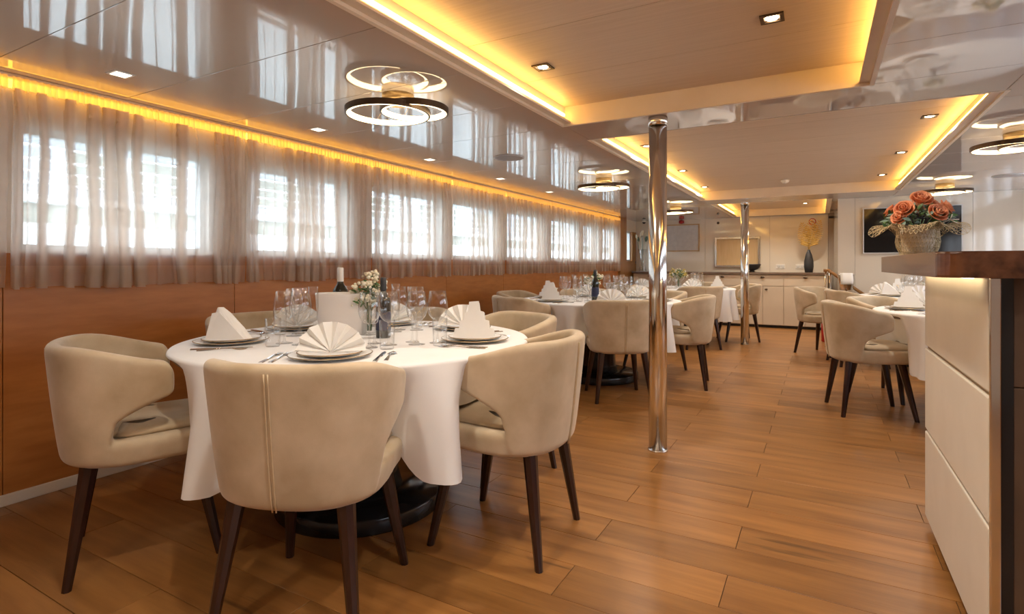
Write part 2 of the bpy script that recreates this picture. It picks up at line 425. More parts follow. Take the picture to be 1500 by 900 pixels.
# ------------------------------------------------------------------ outside: a moored boat alongside and the water
tag(link('water', box(-80, XL-0.5, -40, 60, -1.7, -1.6), M['water']), 'greenish harbour water outside the windows', 'water', kind='stuff')
bt = tag(empty('moored_boat', (-8, 6, -1.6)), 'white boat with railings moored outside the windows', 'boat')
def bp(name, x0, x1, y0, y1, z0, z1, m): return link(name, box(x0+8, x1+8, y0-6, y1-6, z0+1.6, z1+1.6, 0.01, 1), M[m], bt)
bp('hull', -12, -8, -12, 30, -1.595, 1.62, 'hull'); bp('window_band', -12, -8.15, -12, 30, 1.62, 1.86, 'hullband')
bp('deck_edge', -12.0, -7.95, -12, 30, 1.86, 1.95, 'hull'); bp('cabin', -12.5, -10, -12, 30, 1.95, 3.3, 'cabin')
bp('roof_edge', -12.5, -8.6, -12, 30, 3.3, 3.45, 'hull')
for z in (2.08, 2.22, 2.36, 2.52): bp('rail', -8.06, -8.02, -12, 30, z, z+0.028, 'hull')
for i in range(22): bp('rail_post', -8.07, -8.01, -11+i*1.85, -10.94+i*1.85, 1.95, 2.55, 'hull')
for i in range(14): bp('cabin_window', -10.0, -9.97, -10+i*2.8, -8.3+i*2.8, 2.3, 2.9, 'hullband')

# ------------------------------------------------------------------ curtains
def curtain(y0, y1, seed):
    rnd = random.Random(seed)
    path = [(y0, 0.0)]
    y = y0
    while y < y1-0.03:
        edge = y > y1-0.22 or y < y0+0.07
        L = rnd.uniform(0.02, 0.035) if edge else rnd.choice((0.05, 0.065, 0.08, 0.10, 0.13))
        L = min(L, y1-y)
        for k in (1, 2, 3): path.append((y+L*k/3, 0.006*math.sin(PI*k/3)))
        y += L
        wd = rnd.choice((0.010, 0.016, 0.036, 0.046, 0.055)) if not edge else rnd.uniform(0.012, 0.03)
        if y < y1-0.05:
            for f in range(3 if wd > 0.02 else 1):       # folded pleat: the cloth doubles back on itself
                for k in (1, 2): path.append((y-wd*k/2, 0.012*(f+1)-0.006*(2-k)))
                for k in (1, 2): path.append((y-wd+wd*k/2, 0.012*(f+1)+0.006*k/2))
            path.append((y+0.010, 0.010)); y += 0.010
    path.append((y1, 0.0))
    ph = [rnd.uniform(0, 6) for _ in range(3)]
    zs = [1.022, 1.07, 1.125, 1.2, 1.35, 1.5, 1.65, 1.8, 1.88, 1.93, 1.955, 1.97, 1.985, 2.0, 2.012]
    vs, fs = [], []
    n = len(path)
    hem = [0.005*math.sin(p[0]*9+ph[2])-0.25*p[1] for p in path]
    for zi, z in enumerate(zs):
        g = sst(1.78, 1.95, z)
        for i, (a, b) in enumerate(path):
            wob = 0.009*math.sin(z*5+ph[0]+a*7)*(1-g)+0.004*math.sin(z*11+ph[1]+a*23)
            rip = g*0.007*math.sin(a*260+i*1.7)
            yy = min(max(a+wob, y0-0.004), y1+0.004)
            vs.append((XL+0.045+b*(1-0.3*g)+rip+0.004*math.sin(z*4+a*9), yy, z+(hem[i] if zi == 0 else 0)))
    for r in range(len(zs)-1):
        for i in range(n-1): fs.append((r*n+i, r*n+i+1, (r+1)*n+i+1, (r+1)*n+i))
    return vs, [f for f in fs if 2 <= f[0]//n < 10], [f for f in fs if f[0]//n < 2], [f for f in fs if f[0]//n >= 10]
CB = [(-0.15, 1.06, 'beyond the first window'), (1.075, 2.265, 'over the window beside the nearest table'), (2.275, 3.43, 'second along the brown panelled wall'), (3.44, 4.575, 'third along the brown panelled wall'),
      (4.59, 5.68, 'fourth along the brown panelled wall'), (5.70, 6.95, 'fifth along the brown panelled wall'), (6.96, 8.14, 'sixth along the brown panelled wall'), (8.15, 9.05, 'next to last before the wooden pilaster'), (9.06, 9.99, 'last, beside the wooden pilaster')]
for i, (a, b, d) in enumerate(CB):
    vs, f1, f2, f3 = curtain(a, b, 11+i)
    t = tag(empty('sheer_curtain', (XL+0.045, (a+b)/2, 1.02)), 'sheer beige gathered window curtain, '+d, 'curtain', 'sheer curtains along the window wall')
    o = link('drape', mk([(p[0]-XL-0.045, p[1]-(a+b)/2, p[2]-1.02) for p in vs], f1, True), M['sheer'], t)
    h = link('hem_band', mk([(p[0]-XL-0.045, p[1]-(a+b)/2, p[2]-1.02) for p in vs], f2, True), M['hem'], t)
    hv, hf = [], []
    nh = int((b-a)/0.0045); rh = random.Random(50+i); p_ = 0.0; zz = (1.948, 1.962, 1.985, 2.006, 2.013)
    for q in range(nh+1):
        yq = -(b-a)/2+(b-a)*q/nh; p_ += 0.95*rh.uniform(0.55, 1.4)
        for k, z in enumerate(zz): hv.append(((0.006+0.006*(k in (1, 2, 3)))*math.sin(p_+0.15*k)+0.004, yq, z-1.02-(0.004*math.sin(p_*0.7) if k == 0 else 0)))
    for q in range(nh):
        for k in range(4): hf.append((q*5+k, q*5+5+k, q*5+6+k, q*5+k+1))
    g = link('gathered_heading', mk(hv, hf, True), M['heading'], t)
    for me in (o.data, h.data, g.data):
        bm = bmesh.new(); bm.from_mesh(me)
        bmesh.ops.delete(bm, geom=[v for v in bm.verts if not v.link_faces], context='VERTS'); bm.to_mesh(me); bm.free()
tag(link('led_strip', box(XL+0.001, XL+0.012, YB+0.1, 10.0, 1.966, 2.006), M['header']), 'amber light strip glowing behind the gathered curtain tops', 'light strip')
tag(link('curtain_rail', box(XL+0.014, XL+0.03, YB+0.1, 10.0, 2.010, 2.029, 0.002, 1), M['fascia']), 'slim cream curtain rail under the glossy ceiling', 'rail')

# ------------------------------------------------------------------ chair
def chair_mesh():
    A, B = 0.305, 0.32
    TIP, NOT, FR = 0.085, -0.125, 0.265
    def plan(s):
        """s in [-1,1]: side path from left tip over the back to the right tip; returns x,y on the outer line"""
        a = abs(s); sg = 1 if s >= 0 else -1
        if a < 0.66:
            q = a/0.66*PI/2
            x = A*math.sin(q)**0.80; yy = -B+ (B-0.06)*(1-math.cos(q)**0.80)
        else:
            k = (a-0.66)/0.34
            x = A-0.012*k*k; yy = -0.06+k*(TIP+0.06)
        return sg*x, yy
    ss = []
    half = [0, .06, .12, .18, .24, .30, .36, .42, .48, .52, .555, .585, .61, .635, .66, .70, .74, .79, .84, .89, .93, .965, 1.0]
    ss = [-v for v in half[:0:-1]]+half
    NV = 12
    def taper(z):                                   # narrower towards the seat
        t = max(0, min(1, (z-0.40)/0.44))
        return 0.84+0.16*(t**0.75)
    def ztop(yy): return 0.845-0.075*sst(-0.27, 0.12, yy)
    vs, fs = [], []
    for s in ss:
        x, yy = plan(s)
        zt = ztop(yy)
        if yy < NOT-0.012: zb = 0.405
        elif yy < NOT+0.006: zb = 0.50
        else:
            k = (yy-NOT)/(TIP-NOT); zb = 0.545+0.105*k**0.75
        if abs(s) > 0.99: zt -= 0.045; zb += 0.012
        elif abs(s) > 0.96: zt -= 0.012
        for j in range(NV+1):
            z = zb+(zt-zb)*j/NV
            f = taper(z); cy = -0.0
            vs.append((x*f, (yy-cy)*(f if yy < 0 else 1)+cy, z))
    n = NV+1
    for i in range(len(ss)-1):
        for j in range(NV): fs.append((i*n+j, (i+1)*n+j, (i+1)*n+j+1, i*n+j+1))
    sh = mk(vs, fs)
    bm = bmesh.new(); bm.from_mesh(sh)             # make sure that the normals point outwards
    c = sum((f.normal.dot(Vector((f.calc_center_median().x, f.calc_center_median().y, 0))) for f in bm.faces))
    if c < 0: bmesh.ops.reverse_faces(bm, faces=bm.faces)
    bm.to_mesh(sh); bm.free()
    shell = bake(sh, ('SOLIDIFY', dict(thickness=0.052, offset=-1)), ('SUBSURF', dict(levels=2, render_levels=2)))
    # seat base: the same plan closed by a rounded front
    def outline(f, ins, front):
        pts = []
        for s in [v/20 for v in range(-20, 21)]:
            x, yy = plan(s)
            x *= f; yy = yy*f if yy < 0 else yy
            L = math.hypot(x, yy+0.02) or 1
            pts.append((x*(1-ins/0.3), yy+(ins if yy < -0.1 else 0)))
        xr = pts[-1][0]
        m = []
        for k in range(1, 12):
            q = PI*k/12
            xx = xr*abs(math.cos(q))**0.45*(1 if q < PI/2 else -1)
            m.append((xx, TIP+(front-TIP)*math.sin(q)**0.55))
        return pts+m
    layers = [(0.398, 0.80, 0.05, FR-0.06), (0.400, 0.82, 0.02, FR-0.025), (0.412, 0.835, 0.006, FR-0.008), (0.44, 0.85, 0.005, FR), (0.475, 0.868, 0.005, FR), (0.490, 0.868, 0.010, FR-0.006), (0.497, 0.865, 0.025, FR-0.02), (0.498, 0.86, 0.08, FR-0.07)]
    vs, fs = [], []
    for z, f, ins, fr in layers: vs += [(x, yy, z+0.006*sst(-0.05, 0.2, yy)) for x, yy in outline(f, ins, fr)]
    m = len(outline(1, 0, FR))
    for l in range(len(layers)-1):
        for i in range(m): fs.append((l*m+i, l*m+(i+1) % m, (l+1)*m+(i+1) % m, (l+1)*m+i))
    fs.append(tuple(range(m))[::-1]); fs.append(tuple((len(layers)-1)*m+i for i in range(m)))
    base = mk(vs, fs)
    layers = [(0.497, 0.80, 0.045, FR-0.030), (0.508, 0.81, 0.036, FR-0.018), (0.520, 0.805, 0.044, FR-0.022), (0.530, 0.79, 0.075, FR-0.055), (0.534, 0.72, 0.14, FR-0.12)]
    vs, fs = [], []
    for z, f, ins, fr in layers: vs += [(x, yy, z+0.006*sst(-0.05, 0.2, yy)) for x, yy in outline(f, ins, fr)]
    for l in range(len(layers)-1):
        for i in range(m): fs.append((l*m+i, l*m+(i+1) % m, (l+1)*m+(i+1) % m, (l+1)*m+i))
    fs.append(tuple(range(m))[::-1]); fs.append(tuple((len(layers)-1)*m+i for i in range(m)))
    cush = mk(vs, fs)
    pts = []
    for k in range(15):
        z = 0.41+0.41*k/14
        pts.append((0, -B*taper(z)-0.001, z))
    seam = join(tube([(p[0]-0.006, p[1], p[2]) for p in pts], 0.0026, 6), tube([(p[0]+0.006, p[1], p[2]) for p in pts], 0.0026, 6))
    body = bake(join(shell, base), ('REMESH', dict(mode='VOXEL', voxel_size=0.0075, use_smooth_shade=True)), ('SMOOTH', dict(factor=0.5, iterations=10)))
    return body, cush, seam
shell, cush, seam = chair_mesh()
def leg_mesh(sx, sy):
    top, bot = Vector((sx*0.175, sy*0.165-0.012, 0.415)), Vector((sx*0.228, sy*0.235, 0.0))
    vs, fs = [], []
    for k in range(5):
        t = k/4; c = top.lerp(bot, t); r = 0.027*(1-t)+0.0145*t
        for q in range(8):
            a = PI/8+q*PI/4
            vs.append((c.x+r*math.cos(a)*1.06, c.y+r*math.sin(a)*1.06, c.z))
    for k in range(4):
        for q in range(8): fs.append((k*8+q, k*8+(q+1) % 8, (k+1)*8+(q+1) % 8, (k+1)*8+q))
    fs.append(tuple(range(8))); fs.append(tuple(32+q for q in range(8)))
    return mk(vs, fs, False)
proto = empty('dining_chair')
bk = link('upholstered_shell', shell, M['velvet'], proto); link('seam_piping', seam, M['piping'], bk)
link('seat_cushion', cush, M['velvet'], proto)
for sx in (-1, 1):
    for sy in (-1, 1): link('leg', leg_mesh(sx, sy), M['leg'], proto)
_used = [False]
def chair(x, y, face, label, group):
    o = proto if not _used[0] else copy_tree(proto)
    _used[0] = True
    o.location = (x, y, 0); o.rotation_euler = (0, 0, math.radians(face)-PI/2)
    return tag(o, label, 'chair', group)

# ------------------------------------------------------------------ tables
def table(x, y, desc, chairs, R=0.80, full_parts=True):
    t = tag(empty('round_table', (x, y, 0)), 'round pedestal table with black base, '+desc, 'table', 'round dining tables')
    link('tabletop', lathe([(0, 0.735), (R-0.03, 0.735), (R-0.022, 0.745), (R-0.022, 0.765), (R-0.03, 0.773), (0, 0.773)], 48), M['brown'], t)
    link('pedestal', lathe([(0, 0.07), (0.19, 0.07), (0.17, 0.15), (0.15, 0.55), (0.22, 0.735), (0, 0.735)], 40), M['black'], t)
    link('base_plate', lathe([(0, 0.0), (0.385, 0.0), (0.39, 0.006), (0.39, 0.062), (0.384, 0.07), (0, 0.072)], 56), M['black'], t)
    NA = 288
    prof = [(0.0, 0), (0.4, 0), (0.72, 0), (0.775, 0)]
    vs, fs = [], []
    rnd = random.Random(int(x*100+y*10))
    p1, p2 = rnd.uniform(0, 6), rnd.uniform(0, 6)
    rows = []
    ND = 14
    for i in range(NA):
        a = 2*PI*i/NA
        dm = min((abs((math.degrees(a)-c+180) % 360-180) for c in chairs), default=90)
        wch = 1-sst(15, 27, dm)
        zh = 0.345*(1-wch)+0.545*wch+0.012*math.sin(3*a+p1)
        fold = 0.5+0.5*math.cos(21*a+p2+1.2*math.sin(2*a+p1))
        colv = []
        for r in (0.25, 0.5, 0.7): colv.append((r, 0.780))
        for q in (0, 30, 60, 90): colv.append((R-0.014+0.014*math.sin(math.radians(q)), 0.766+0.014*math.cos(math.radians(q))))
        for k in range(1, ND+1):
            s = k/ND
            z = 0.766+(zh-0.766)*s
            dr_ = (0.7766-z)
            r = R+(1-wch)*(0.095*fold-0.015)*(dr_/0.42)**0.9+wch*(-0.16*(dr_/0.23)**0.8+0.012*fold*s)
            colv.append((r, z))
        rows.append([(r*math.cos(a), r*math.sin(a), z) for r, z in colv])
    m = len(rows[0])
    vs = [(0, 0, 0.780)]+[p for r in rows for p in r]
    for i in range(NA):
        j = (i+1) % NA
        fs.append((0, 1+i*m, 1+j*m))
        for k in range(m-1): fs.append((1+i*m+k, 1+i*m+k+1, 1+j*m+k+1, 1+j*m+k))
    c = link('tablecloth', mk([(a, b, z-0.78) for a, b, z in vs], fs), M['linen'], None, (x, y, 0.78))
    tag(c, 'white linen cloth hanging in folds over the round table '+desc, 'tablecloth', 'white tablecloths')
    return t

T = {1: (-1.92, 1.94), 2: (-1.93, 5.2), 3: (-1.85, 8.45), 4: (1.17, 5.2), 5: (1.2, 7.55)}
DESC = {1: 'with white wine cooler', 2: 'behind the near pillar', 3: 'before the sideboard', 4: 'beside the bar', 5: 'below the television'}
CH = {1: [(-56, .78, 'seamed back toward open floor', -11), (5, .77, 'facing the windows', 0), (65, .78, 'on the next table\'s side', 0), (118, .80, 'at windows behind flowers', 0), (173, .80, 'back against brown wall panels', 0), (-121, .86, 'in front of white baseboard', 4)],
      2: [(-58, .80, 'seamed back beside the pillar', 0), (8, .79, 'facing the windows', 0), (62, .80, 'on the sideboard side', 0), (120, .80, 'at windows behind wine bottle', 0), (180, .80, 'back against brown wall panels', 0), (-122, .82, 'nearest the next table', 0)],
      3: [(-60, .80, 'seamed back toward other tables', 0), (24, .86, 'beside the far pillar', 0), (80, .80, 'next to sideboard doors', 0), (180, .80, 'at the windows', 0), (-120, .80, 'between table and brown panels', 0)],
      4: [(193, .86, 'side to the aisle', 0), (141, .80, 'inner face showing above its neighbour', 0)],
      5: [(196, .86, 'back to the aisle', 0), (159.5, 1.23, 'beside the stair handrail', -12)]}
for k, (x, y) in T.items():
    table(x, y, DESC[k], [c[0] for c in CH[k]])
    for a, d, ds, tw in CH[k]:
        r = math.radians(a)
        chair(x+d*math.cos(r), y+d*math.sin(r), a+180+tw, 'beige velvet chair, %s, at table %s' % (ds, DESC[k]), 'beige barrel chairs')

# ------------------------------------------------------------------ steel pillars
PILL = lathe([(0, 0), (0.060, 0), (0.060, 0.006), (0.054, 0.008), (0.054, H-0.055), (0.056, H-0.055), (0.056, H-0.001), (0, H-0.001)], 40)
for (x, y, d) in ((-0.858, 3.34, 'standing between the two nearer left tables'), (-0.918, 8.35, 'standing near the sideboard')):
    p = tag(empty('steel_pillar', (x, y, 0)), 'polished round steel pillar '+d, 'pillar', 'steel pillars')
    link('shaft', lathe([(0, 0.004), (0.054, 0.004), (0.054, H-0.05), (0, H-0.05)], 40), M['steel'], p)
    link('top_collar', lathe([(0.0545, H-0.055), (0.057, H-0.055), (0.057, H-0.001), (0.0545, H-0.001)], 40), M['steel'], p)
    link('floor_ring', lathe([(0.054, 0.0), (0.060, 0.0), (0.059, 0.007), (0.054, 0.009)], 40), M['steel'], p)

# ------------------------------------------------------------------ bar
bar = tag(empty('bar_counter', (0.8, 2.43, 0)), 'bar counter with white leather side panels, black end and walnut top', 'bar')
def bpart(name, x0, x1, y0, y1, z0, z1, m, bev=0.0, par=None): return link(name, xf(box(x0, x1, y0, y1, z0, z1, bev, 2), Matrix.Translation((-0.8, -2.43, 0))), M[m], par or bar)
bpart('carcass', 0.425, 1.22, 1.945, 2.93, 0.05, 1.095, 'brown')
bpart('plinth', 0.45, 1.20, 1.96, 2.90, 0.0, 0.05, 'matblack')
for z0, z1 in ((0.045, 0.412), (0.424, 0.770), (0.782, 1.094)):
    bpart('leather_panel', 0.400, 0.425, 1.93, 2.945, z0, z1, 'leather', 0.005)
for z in (0.412, 0.770): bpart('groove_strip', 0.410, 0.425, 1.935, 2.94, z, z+0.012, 'rim')
bpart('steel_corner', 0.402, 0.424, 1.912, 1.930, 0.02, 1.094, 'steel', 0.002)
bpart('black_glass_panel', 0.424, 0.452, 1.925, 1.945, 0.02, 1.094, 'black')
bpart('end_panel', 0.452, 1.22, 1.93, 1.945, 0.05, 0.80, 'brown', 0.002); bpart('end_panel', 0.452, 1.22, 1.93, 1.945, 0.803, 1.094, 'brown', 0.002)
pts = []
for cx, cy, a0 in ((0.33, 1.89, 180), (1.35, 1.89, 270), (1.35, 3.15, 0), (0.31, 3.15, 90)):
    for k in range(7):
        a = math.radians(a0+15*k); pts.append((cx+0.05*math.cos(a)-0.8, cy+0.05*math.sin(a)-2.43))
link('worktop', prism(pts, 1.095, 1.166, 0.006), M['walnut'], bar)
bpart('under_light', 0.372, 0.380, 1.98, 2.92, 1.090, 1.095, 'under')

# ------------------------------------------------------------------ far sideboard
sb = tag(empty('sideboard', (-1.4, 10.95, 0)), 'long cream sideboard with dark worktop along the far wall', 'sideboard')
def spart(name, x0, x1, y0, y1, z0, z1, m, bev=0.0, par=None): return link(name, xf(box(x0, x1, y0, y1, z0, z1, bev, 1), Matrix.Translation((1.4, -10.95, 0))), M[m], par or sb)
spart('carcass', -3.26, 0.13, 10.78, 11.19, 0.05, 0.955, 'counter'); spart('plinth', -3.24, 0.12, 10.82, 11.18, 0.0, 0.05, 'matblack')
spart('worktop', -3.28, 0.135, 10.73, 11.195, 0.955, 0.992, 'stone', 0.003)
xs = [-3.26+i*(0.13+3.26)/5 for i in range(6)]
KN = lathe([(0, -0.02), (0.006, -0.02), (0.006, -0.005), (0.016, 0.0), (0.016, 0.006), (0, 0.008)], 12)
KN = xf(KN, Matrix.Rotation(PI/2, 4, 'X')); KN.materials.append(M['bronze'])
for a, b in zip(xs, xs[1:]):
    d = spart('drawer', a+0.004, b-0.004, 10.764, 10.78, 0.75, 0.945, 'counter', 0.002)
    k = link('knob', KN, None, d, ((a+b)/2+1.4, 10.745-10.95, 0.905)); k.scale = (2.2, 1, 1)
    for s in (0, 1):
        p, q = (a, (a+b)/2) if s == 0 else ((a+b)/2, b)
        e = spart('door', p+0.004, q-0.004, 10.764, 10.78, 0.055, 0.742, 'counter', 0.002)
        k = link('knob', KN, None, e, ((q-0.06 if s == 0 else p+0.06)+1.4, 10.745-10.95, 0.69)); k.scale = (1.6, 1, 1)

# ------------------------------------------------------------------ ceiling lights
def ring_mesh(R, wd, h):
    n = 64; vs, fs = [], []
    pr = [(R-wd, 0.0), (R, 0.0), (R, h), (R-wd, h)]
    for i in range(n):
        a = 2*PI*i/n
        for r, z in pr: vs.append((r*math.cos(a), r*math.sin(a), z))
    for i in range(n):
        j = (i+1) % n
        for k in range(4): fs.append((i*4+k, j*4+k, j*4+(k+1) % 4, i*4+(k+1) % 4))
    return mk(vs, fs, False)
def ring_lamp(x, y, d):
    t = tag(empty('ring_lamp', (x, y, H)), 'ceiling lamp of two interlocking lit rings, '+d, 'lamp', 'double ring ceiling lamps')
    link('canopy', lathe([(0, -0.001), (0.085, -0.001), (0.085, -0.04), (0.08, -0.045), (0, -0.045)], 32), M['brass'], t)
    dx, dy = math.cos(math.radians(29)), math.sin(math.radians(29))
    for R, off, z in ((0.222, -0.052, -0.108), (0.180, 0.088, -0.096)):
        r = link('ring', ring_mesh(R, 0.010, 0.030), M['bronze'], t, (dx*off, dy*off, z))
        link('ring_diffuser', ring_mesh(R-0.010, 0.014, 0.026), M['ring'], r, (0, 0, 0.001))
        for q in (0.5, 2.6, 4.7):
            px, py = (R-0.008)*math.cos(q), (R-0.008)*math.sin(q)
            cx, cy = -dx*off*0.3, -dy*off*0.3
            link('suspension', tube([(px, py, 0.028), (cx*0.2+px*0.3, cy*0.2+py*0.3, -z-0.044)], 0.0012, 5), M['brass'], r)
for x, y, d in ((-1.95, 2.23, 'over the table with white wine cooler'), (-1.96, 5.44, 'over the table behind the near pillar'), (-1.93, 8.57, 'over the table before the sideboard'), (1.19, 4.94, 'over the table beside the bar'), (1.22, 7.66, 'over the table below the television')):
    ring_lamp(x, y, d)
def downlight(x, y, label):
    t = tag(empty('downlight', (x, y, RZ)), label, 'downlight', 'square recessed downlights')
    s, q = 0.045, 0.030
    for (a, b, c, d) in ((-s, s, -s, -q), (-s, s, q, s), (-s, -q, -q, q), (q, s, -q, q)):
        link('frame', box(a, b, c, d, -0.006, 0.0), M['bronze'], t)
    link('bulb', lathe([(0, -0.004), (0.024, -0.004), (0.026, -0.001), (0, -0.001)], 20), M['bulb'], t)
    l = bpy.data.lights.new('spot', 'SPOT'); l.energy = SPOT_W; l.color = (1.0, 0.91, 0.78); l.spot_size = math.radians(140); l.spot_blend = 0.8; l.shadow_soft_size = 0.04
    lo = bpy.data.objects.new('spot', l); COL.objects.link(lo); lo.parent = t; lo.location = (0, 0, -0.02)
for x, y, d in ((-1.24, 2.53, 'nearest recess, curtain side'), (-0.17, 2.49, 'nearest recess, bar side'), (-1.24, 0.9, 'nearest recess, unseen, added for light over the seamed chair'), (-0.17, 0.9, 'nearest recess, unseen, added for light over the open floor'), (-1.24, -0.5, 'rear of nearest recess, unseen, added for light, curtain side'), (-0.17, -0.5, 'rear of nearest recess, unseen, added for light, bar side'),  # after the first pair, the rest here are unseen, added to brighten the room
                (0.66, 4.67, 'middle recess, by the table beside the bar'), (0.647, 6.04, 'middle recess, between the two right tables'), (0.62, 7.44, 'middle recess, toward the television'), (-1.29, 4.65, 'middle recess, just past the near pillar'), (-1.29, 6.06, 'middle recess, halfway along curtain side'), (-1.31, 7.47, 'middle recess, far corner on curtain side'),
                (-0.2, 9.2, 'last recess, first on fern side'), (-0.2, 10.25, 'last recess, over the black fern vase'), (-1.1, 9.2, 'last recess, beside the far pillar'), (-1.1, 10.25, 'last recess, in front of the hatch')):
    downlight(x, y, 'square bronze recessed downlight in '+d)
for x, y, d in ((-2.87, 1.34, 'beside the nearest table'), (-2.90, 2.53, 'second'), (-2.90, 3.72, 'third'), (-2.90, 4.91, 'fourth'), (-2.90, 6.10, 'fifth')):
    t = tag(empty('ceiling_spot', (x, y, H)), 'small flush square ceiling light by the curtain '+d+(' along the wall' if ' ' not in d else ''), 'light', 'flush lights along the curtains')
    link('frame', box(-0.045, 0.045, -0.045, 0.045, -0.003, 0.0), M['frame'], t)
    link('lens', box(-0.032, 0.032, -0.032, 0.032, -0.005, -0.003), M['flush'], t)
SPK = lathe([(0, -0.010), (0.09, -0.009), (0.108, -0.006), (0.118, -0.004), (0.12, 0.0), (0, 0)], 36)
for x, y, d in ((-2.27, 3.98, 'above the window side'), (1.66, 7.25, 'near the television')):
    t = tag(empty('ceiling_speaker', (x, y, H)), 'round grey ceiling loudspeaker flush in glossy panel '+d, 'speaker', 'ceiling speakers')
    link('grille', SPK, M['speaker'], t); link('trim_ring', lathe([(0.118, 0), (0.128, 0), (0.127, -0.006), (0.118, -0.006)], 36), M['frame'], t)
t = tag(empty('smoke_detector', (-0.36, 7.35, RZ)), 'white smoke detector in the middle ceiling recess', 'detector')
link('body', lathe([(0, -0.035), (0.03, -0.034), (0.045, -0.02), (0.05, 0), (0, 0)], 24), M['white'], t); link('cap', lathe([(0, -0.04), (0.016, -0.039), (0.018, -0.033), (0, -0.033)], 16), M['frame'], t)

# ------------------------------------------------------------------ tableware
def fan_mesh(R=0.135, n=7):
    vs, fs = [], []
    N = 2*n+1
    for i in range(N):
        a = math.radians(4+172*i/(N-1)); zz = 0.013 if i % 2 else -0.013
        for k, rr in enumerate((0.006, 0.07, R*(0.97 if i % 2 else 1.0))):
            vs.append((-rr*math.cos(a), zz*(0.25+0.75*k/2)+0.025*(rr/R)*0.3, 0.003+rr*math.sin(a)*0.86*(1.0 if i not in (0, N-1) else 0.8)))
    for i in range(N-1):
        for k in range(2): fs.append((i*3+k, (i+1)*3+k, (i+1)*3+k+1, i*3+k+1))
    return bake(mk(vs, fs), ('SOLIDIFY', dict(thickness=0.003, offset=0)))
def mitre_mesh():
    n = 18; vs, fs = [], []
    for i in range(n):
        a = 2*PI*i/n
        c, s = math.cos(a), math.sin(a)
        vs.append((0.095*c*abs(c)**0.2, 0.052*s, 0.0))
        vs.append((0.070*c-0.015, 0.046*s, 0.05))
        vs.append((0.032*c-0.040, 0.032*s, 0.115))
        vs.append((0.012*c-0.052, 0.014*s, 0.142))
    for i in range(n):
        j = (i+1) % n
        for k in range(3): fs.append((i*4+k, j*4+k, j*4+k+1, i*4+k+1))
    fs.append(tuple(i*4+3 for i in range(n)))
    m = mk(vs, fs)
    flap = mk([(-0.09, -0.055, 0.0), (0.095, -0.05, 0.0), (-0.03, -0.046, 0.125), (-0.06, -0.05, 0.12)], [(0, 1, 2, 3)])
    flap = bake(flap, ('SOLIDIFY', dict(thickness=0.003, offset=0)))
    return join(m, flap)
def step_mesh():
    ms = []
    out = [(-0.095, 0), (-0.085, 0.045), (-0.066, 0.045), (-0.062, 0.08), (-0.046, 0.082), (-0.042, 0.115), (-0.027, 0.118), (-0.022, 0.165), (0.022, 0.168), (0.027, 0.125), (0.046, 0.120), (0.050, 0.085), (0.068, 0.080), (0.072, 0.045), (0.09, 0.042), (0.098, 0)]
    for q, (dy, sc) in enumerate(((-0.020, 1.0), (0.0, 0.94), (0.018, 0.86))):
        vs, fs = [], []
        n = len(out)
        for x, z in out: vs.append((x*sc, dy+0.10*(x*sc)**2*30*0.12+0.02*(1-z/0.168)*(-1 if q == 0 else 1), z*sc))
        fs.append(tuple(range(n)))
        ms.append(bake(mk(vs, fs, False), ('TRIANGULATE', {}), ('SOLIDIFY', dict(thickness=0.006, offset=0))))
    return join(*ms)
def flat(m): m.polygons.foreach_set('use_smooth', [False]*len(m.polygons)); m.materials.append(M['napkin']); return m
NAPK = {'fan': flat(fan_mesh()), 'mitre': flat(mitre_mesh()), 'step': flat(step_mesh())}
NDES = {'fan': 'white pleated fan napkin', 'mitre': 'white peaked cone napkin', 'step': 'white stepped pyramid napkin'}
CHG = lathe([(0, 0.003), (0.09, 0.002), (0.10, 0.004), (0.150, 0.012), (0.1535, 0.0145), (0.1500, 0.016), (0.10, 0.008), (0, 0.007)], 40); CHG.materials.append(M['china'])
CHR = lathe([(0.1525, 0.0132), (0.1545, 0.0142), (0.1548, 0.0156), (0.1515, 0.0166)], 40); CHR.materials.append(M['rim'])
PLT = lathe([(0, 0.0), (0.07, 0.0), (0.078, 0.003), (0.118, 0.011), (0.121, 0.014), (0.117, 0.015), (0.076, 0.007), (0, 0.005)], 40); PLT.materials.append(M['china'])
PLR = lathe([(0.1195, 0.0118), (0.1215, 0.0130), (0.122, 0.0146), (0.1190, 0.0157)], 40); PLR.materials.append(M['rim'])
def strip2d(prof, z):                       # prof: (y, half width, height)
    vs, fs = [], []
    for yy, hw, h in prof: vs += [(-hw, yy, h), (hw, yy, h), (hw*0.7, yy, h+z), (-hw*0.7, yy, h+z)]
    for i in range(len(prof)-1):
        for k in range(4): fs.append((i*4+k, i*4+(k+1) % 4, i*4+4+(k+1) % 4, i*4+4+k))
    fs.append((0, 1, 2, 3)); n = (len(prof)-1)*4; fs.append((n+3, n+2, n+1, n))
    return mk(vs, fs, False)
FH = strip2d([(-0.10, 0.008, 0.0), (-0.09, 0.010, 0.0), (-0.03, 0.006, 0.001), (0.03, 0.0035, 0.006), (0.052, 0.006, 0.005), (0.062, 0.0115, 0.003), (0.072, 0.012, 0.002)], 0.0022)
TN = strip2d([(0.070, 0.0018, 0.002), (0.09, 0.0016, 0.001), (0.108, 0.0012, 0.004)], 0.0018)
FORK_H = FH; FORK_T = join(*[xf(TN, Matrix.Translation((dx, 0, 0))) for dx in (-0.0095, -0.0032, 0.0032, 0.0095)])
KN_H = strip2d([(-0.115, 0.008, 0.0), (-0.10, 0.009, 0.0), (-0.03, 0.0065, 0.0), (-0.005, 0.005, 0.0)], 0.005)
KN_B = strip2d([(-0.005, 0.005, 0.001), (0.02, 0.0095, 0.001), (0.08, 0.010, 0.001), (0.105, 0.007, 0.001), (0.118, 0.002, 0.001)], 0.0015)
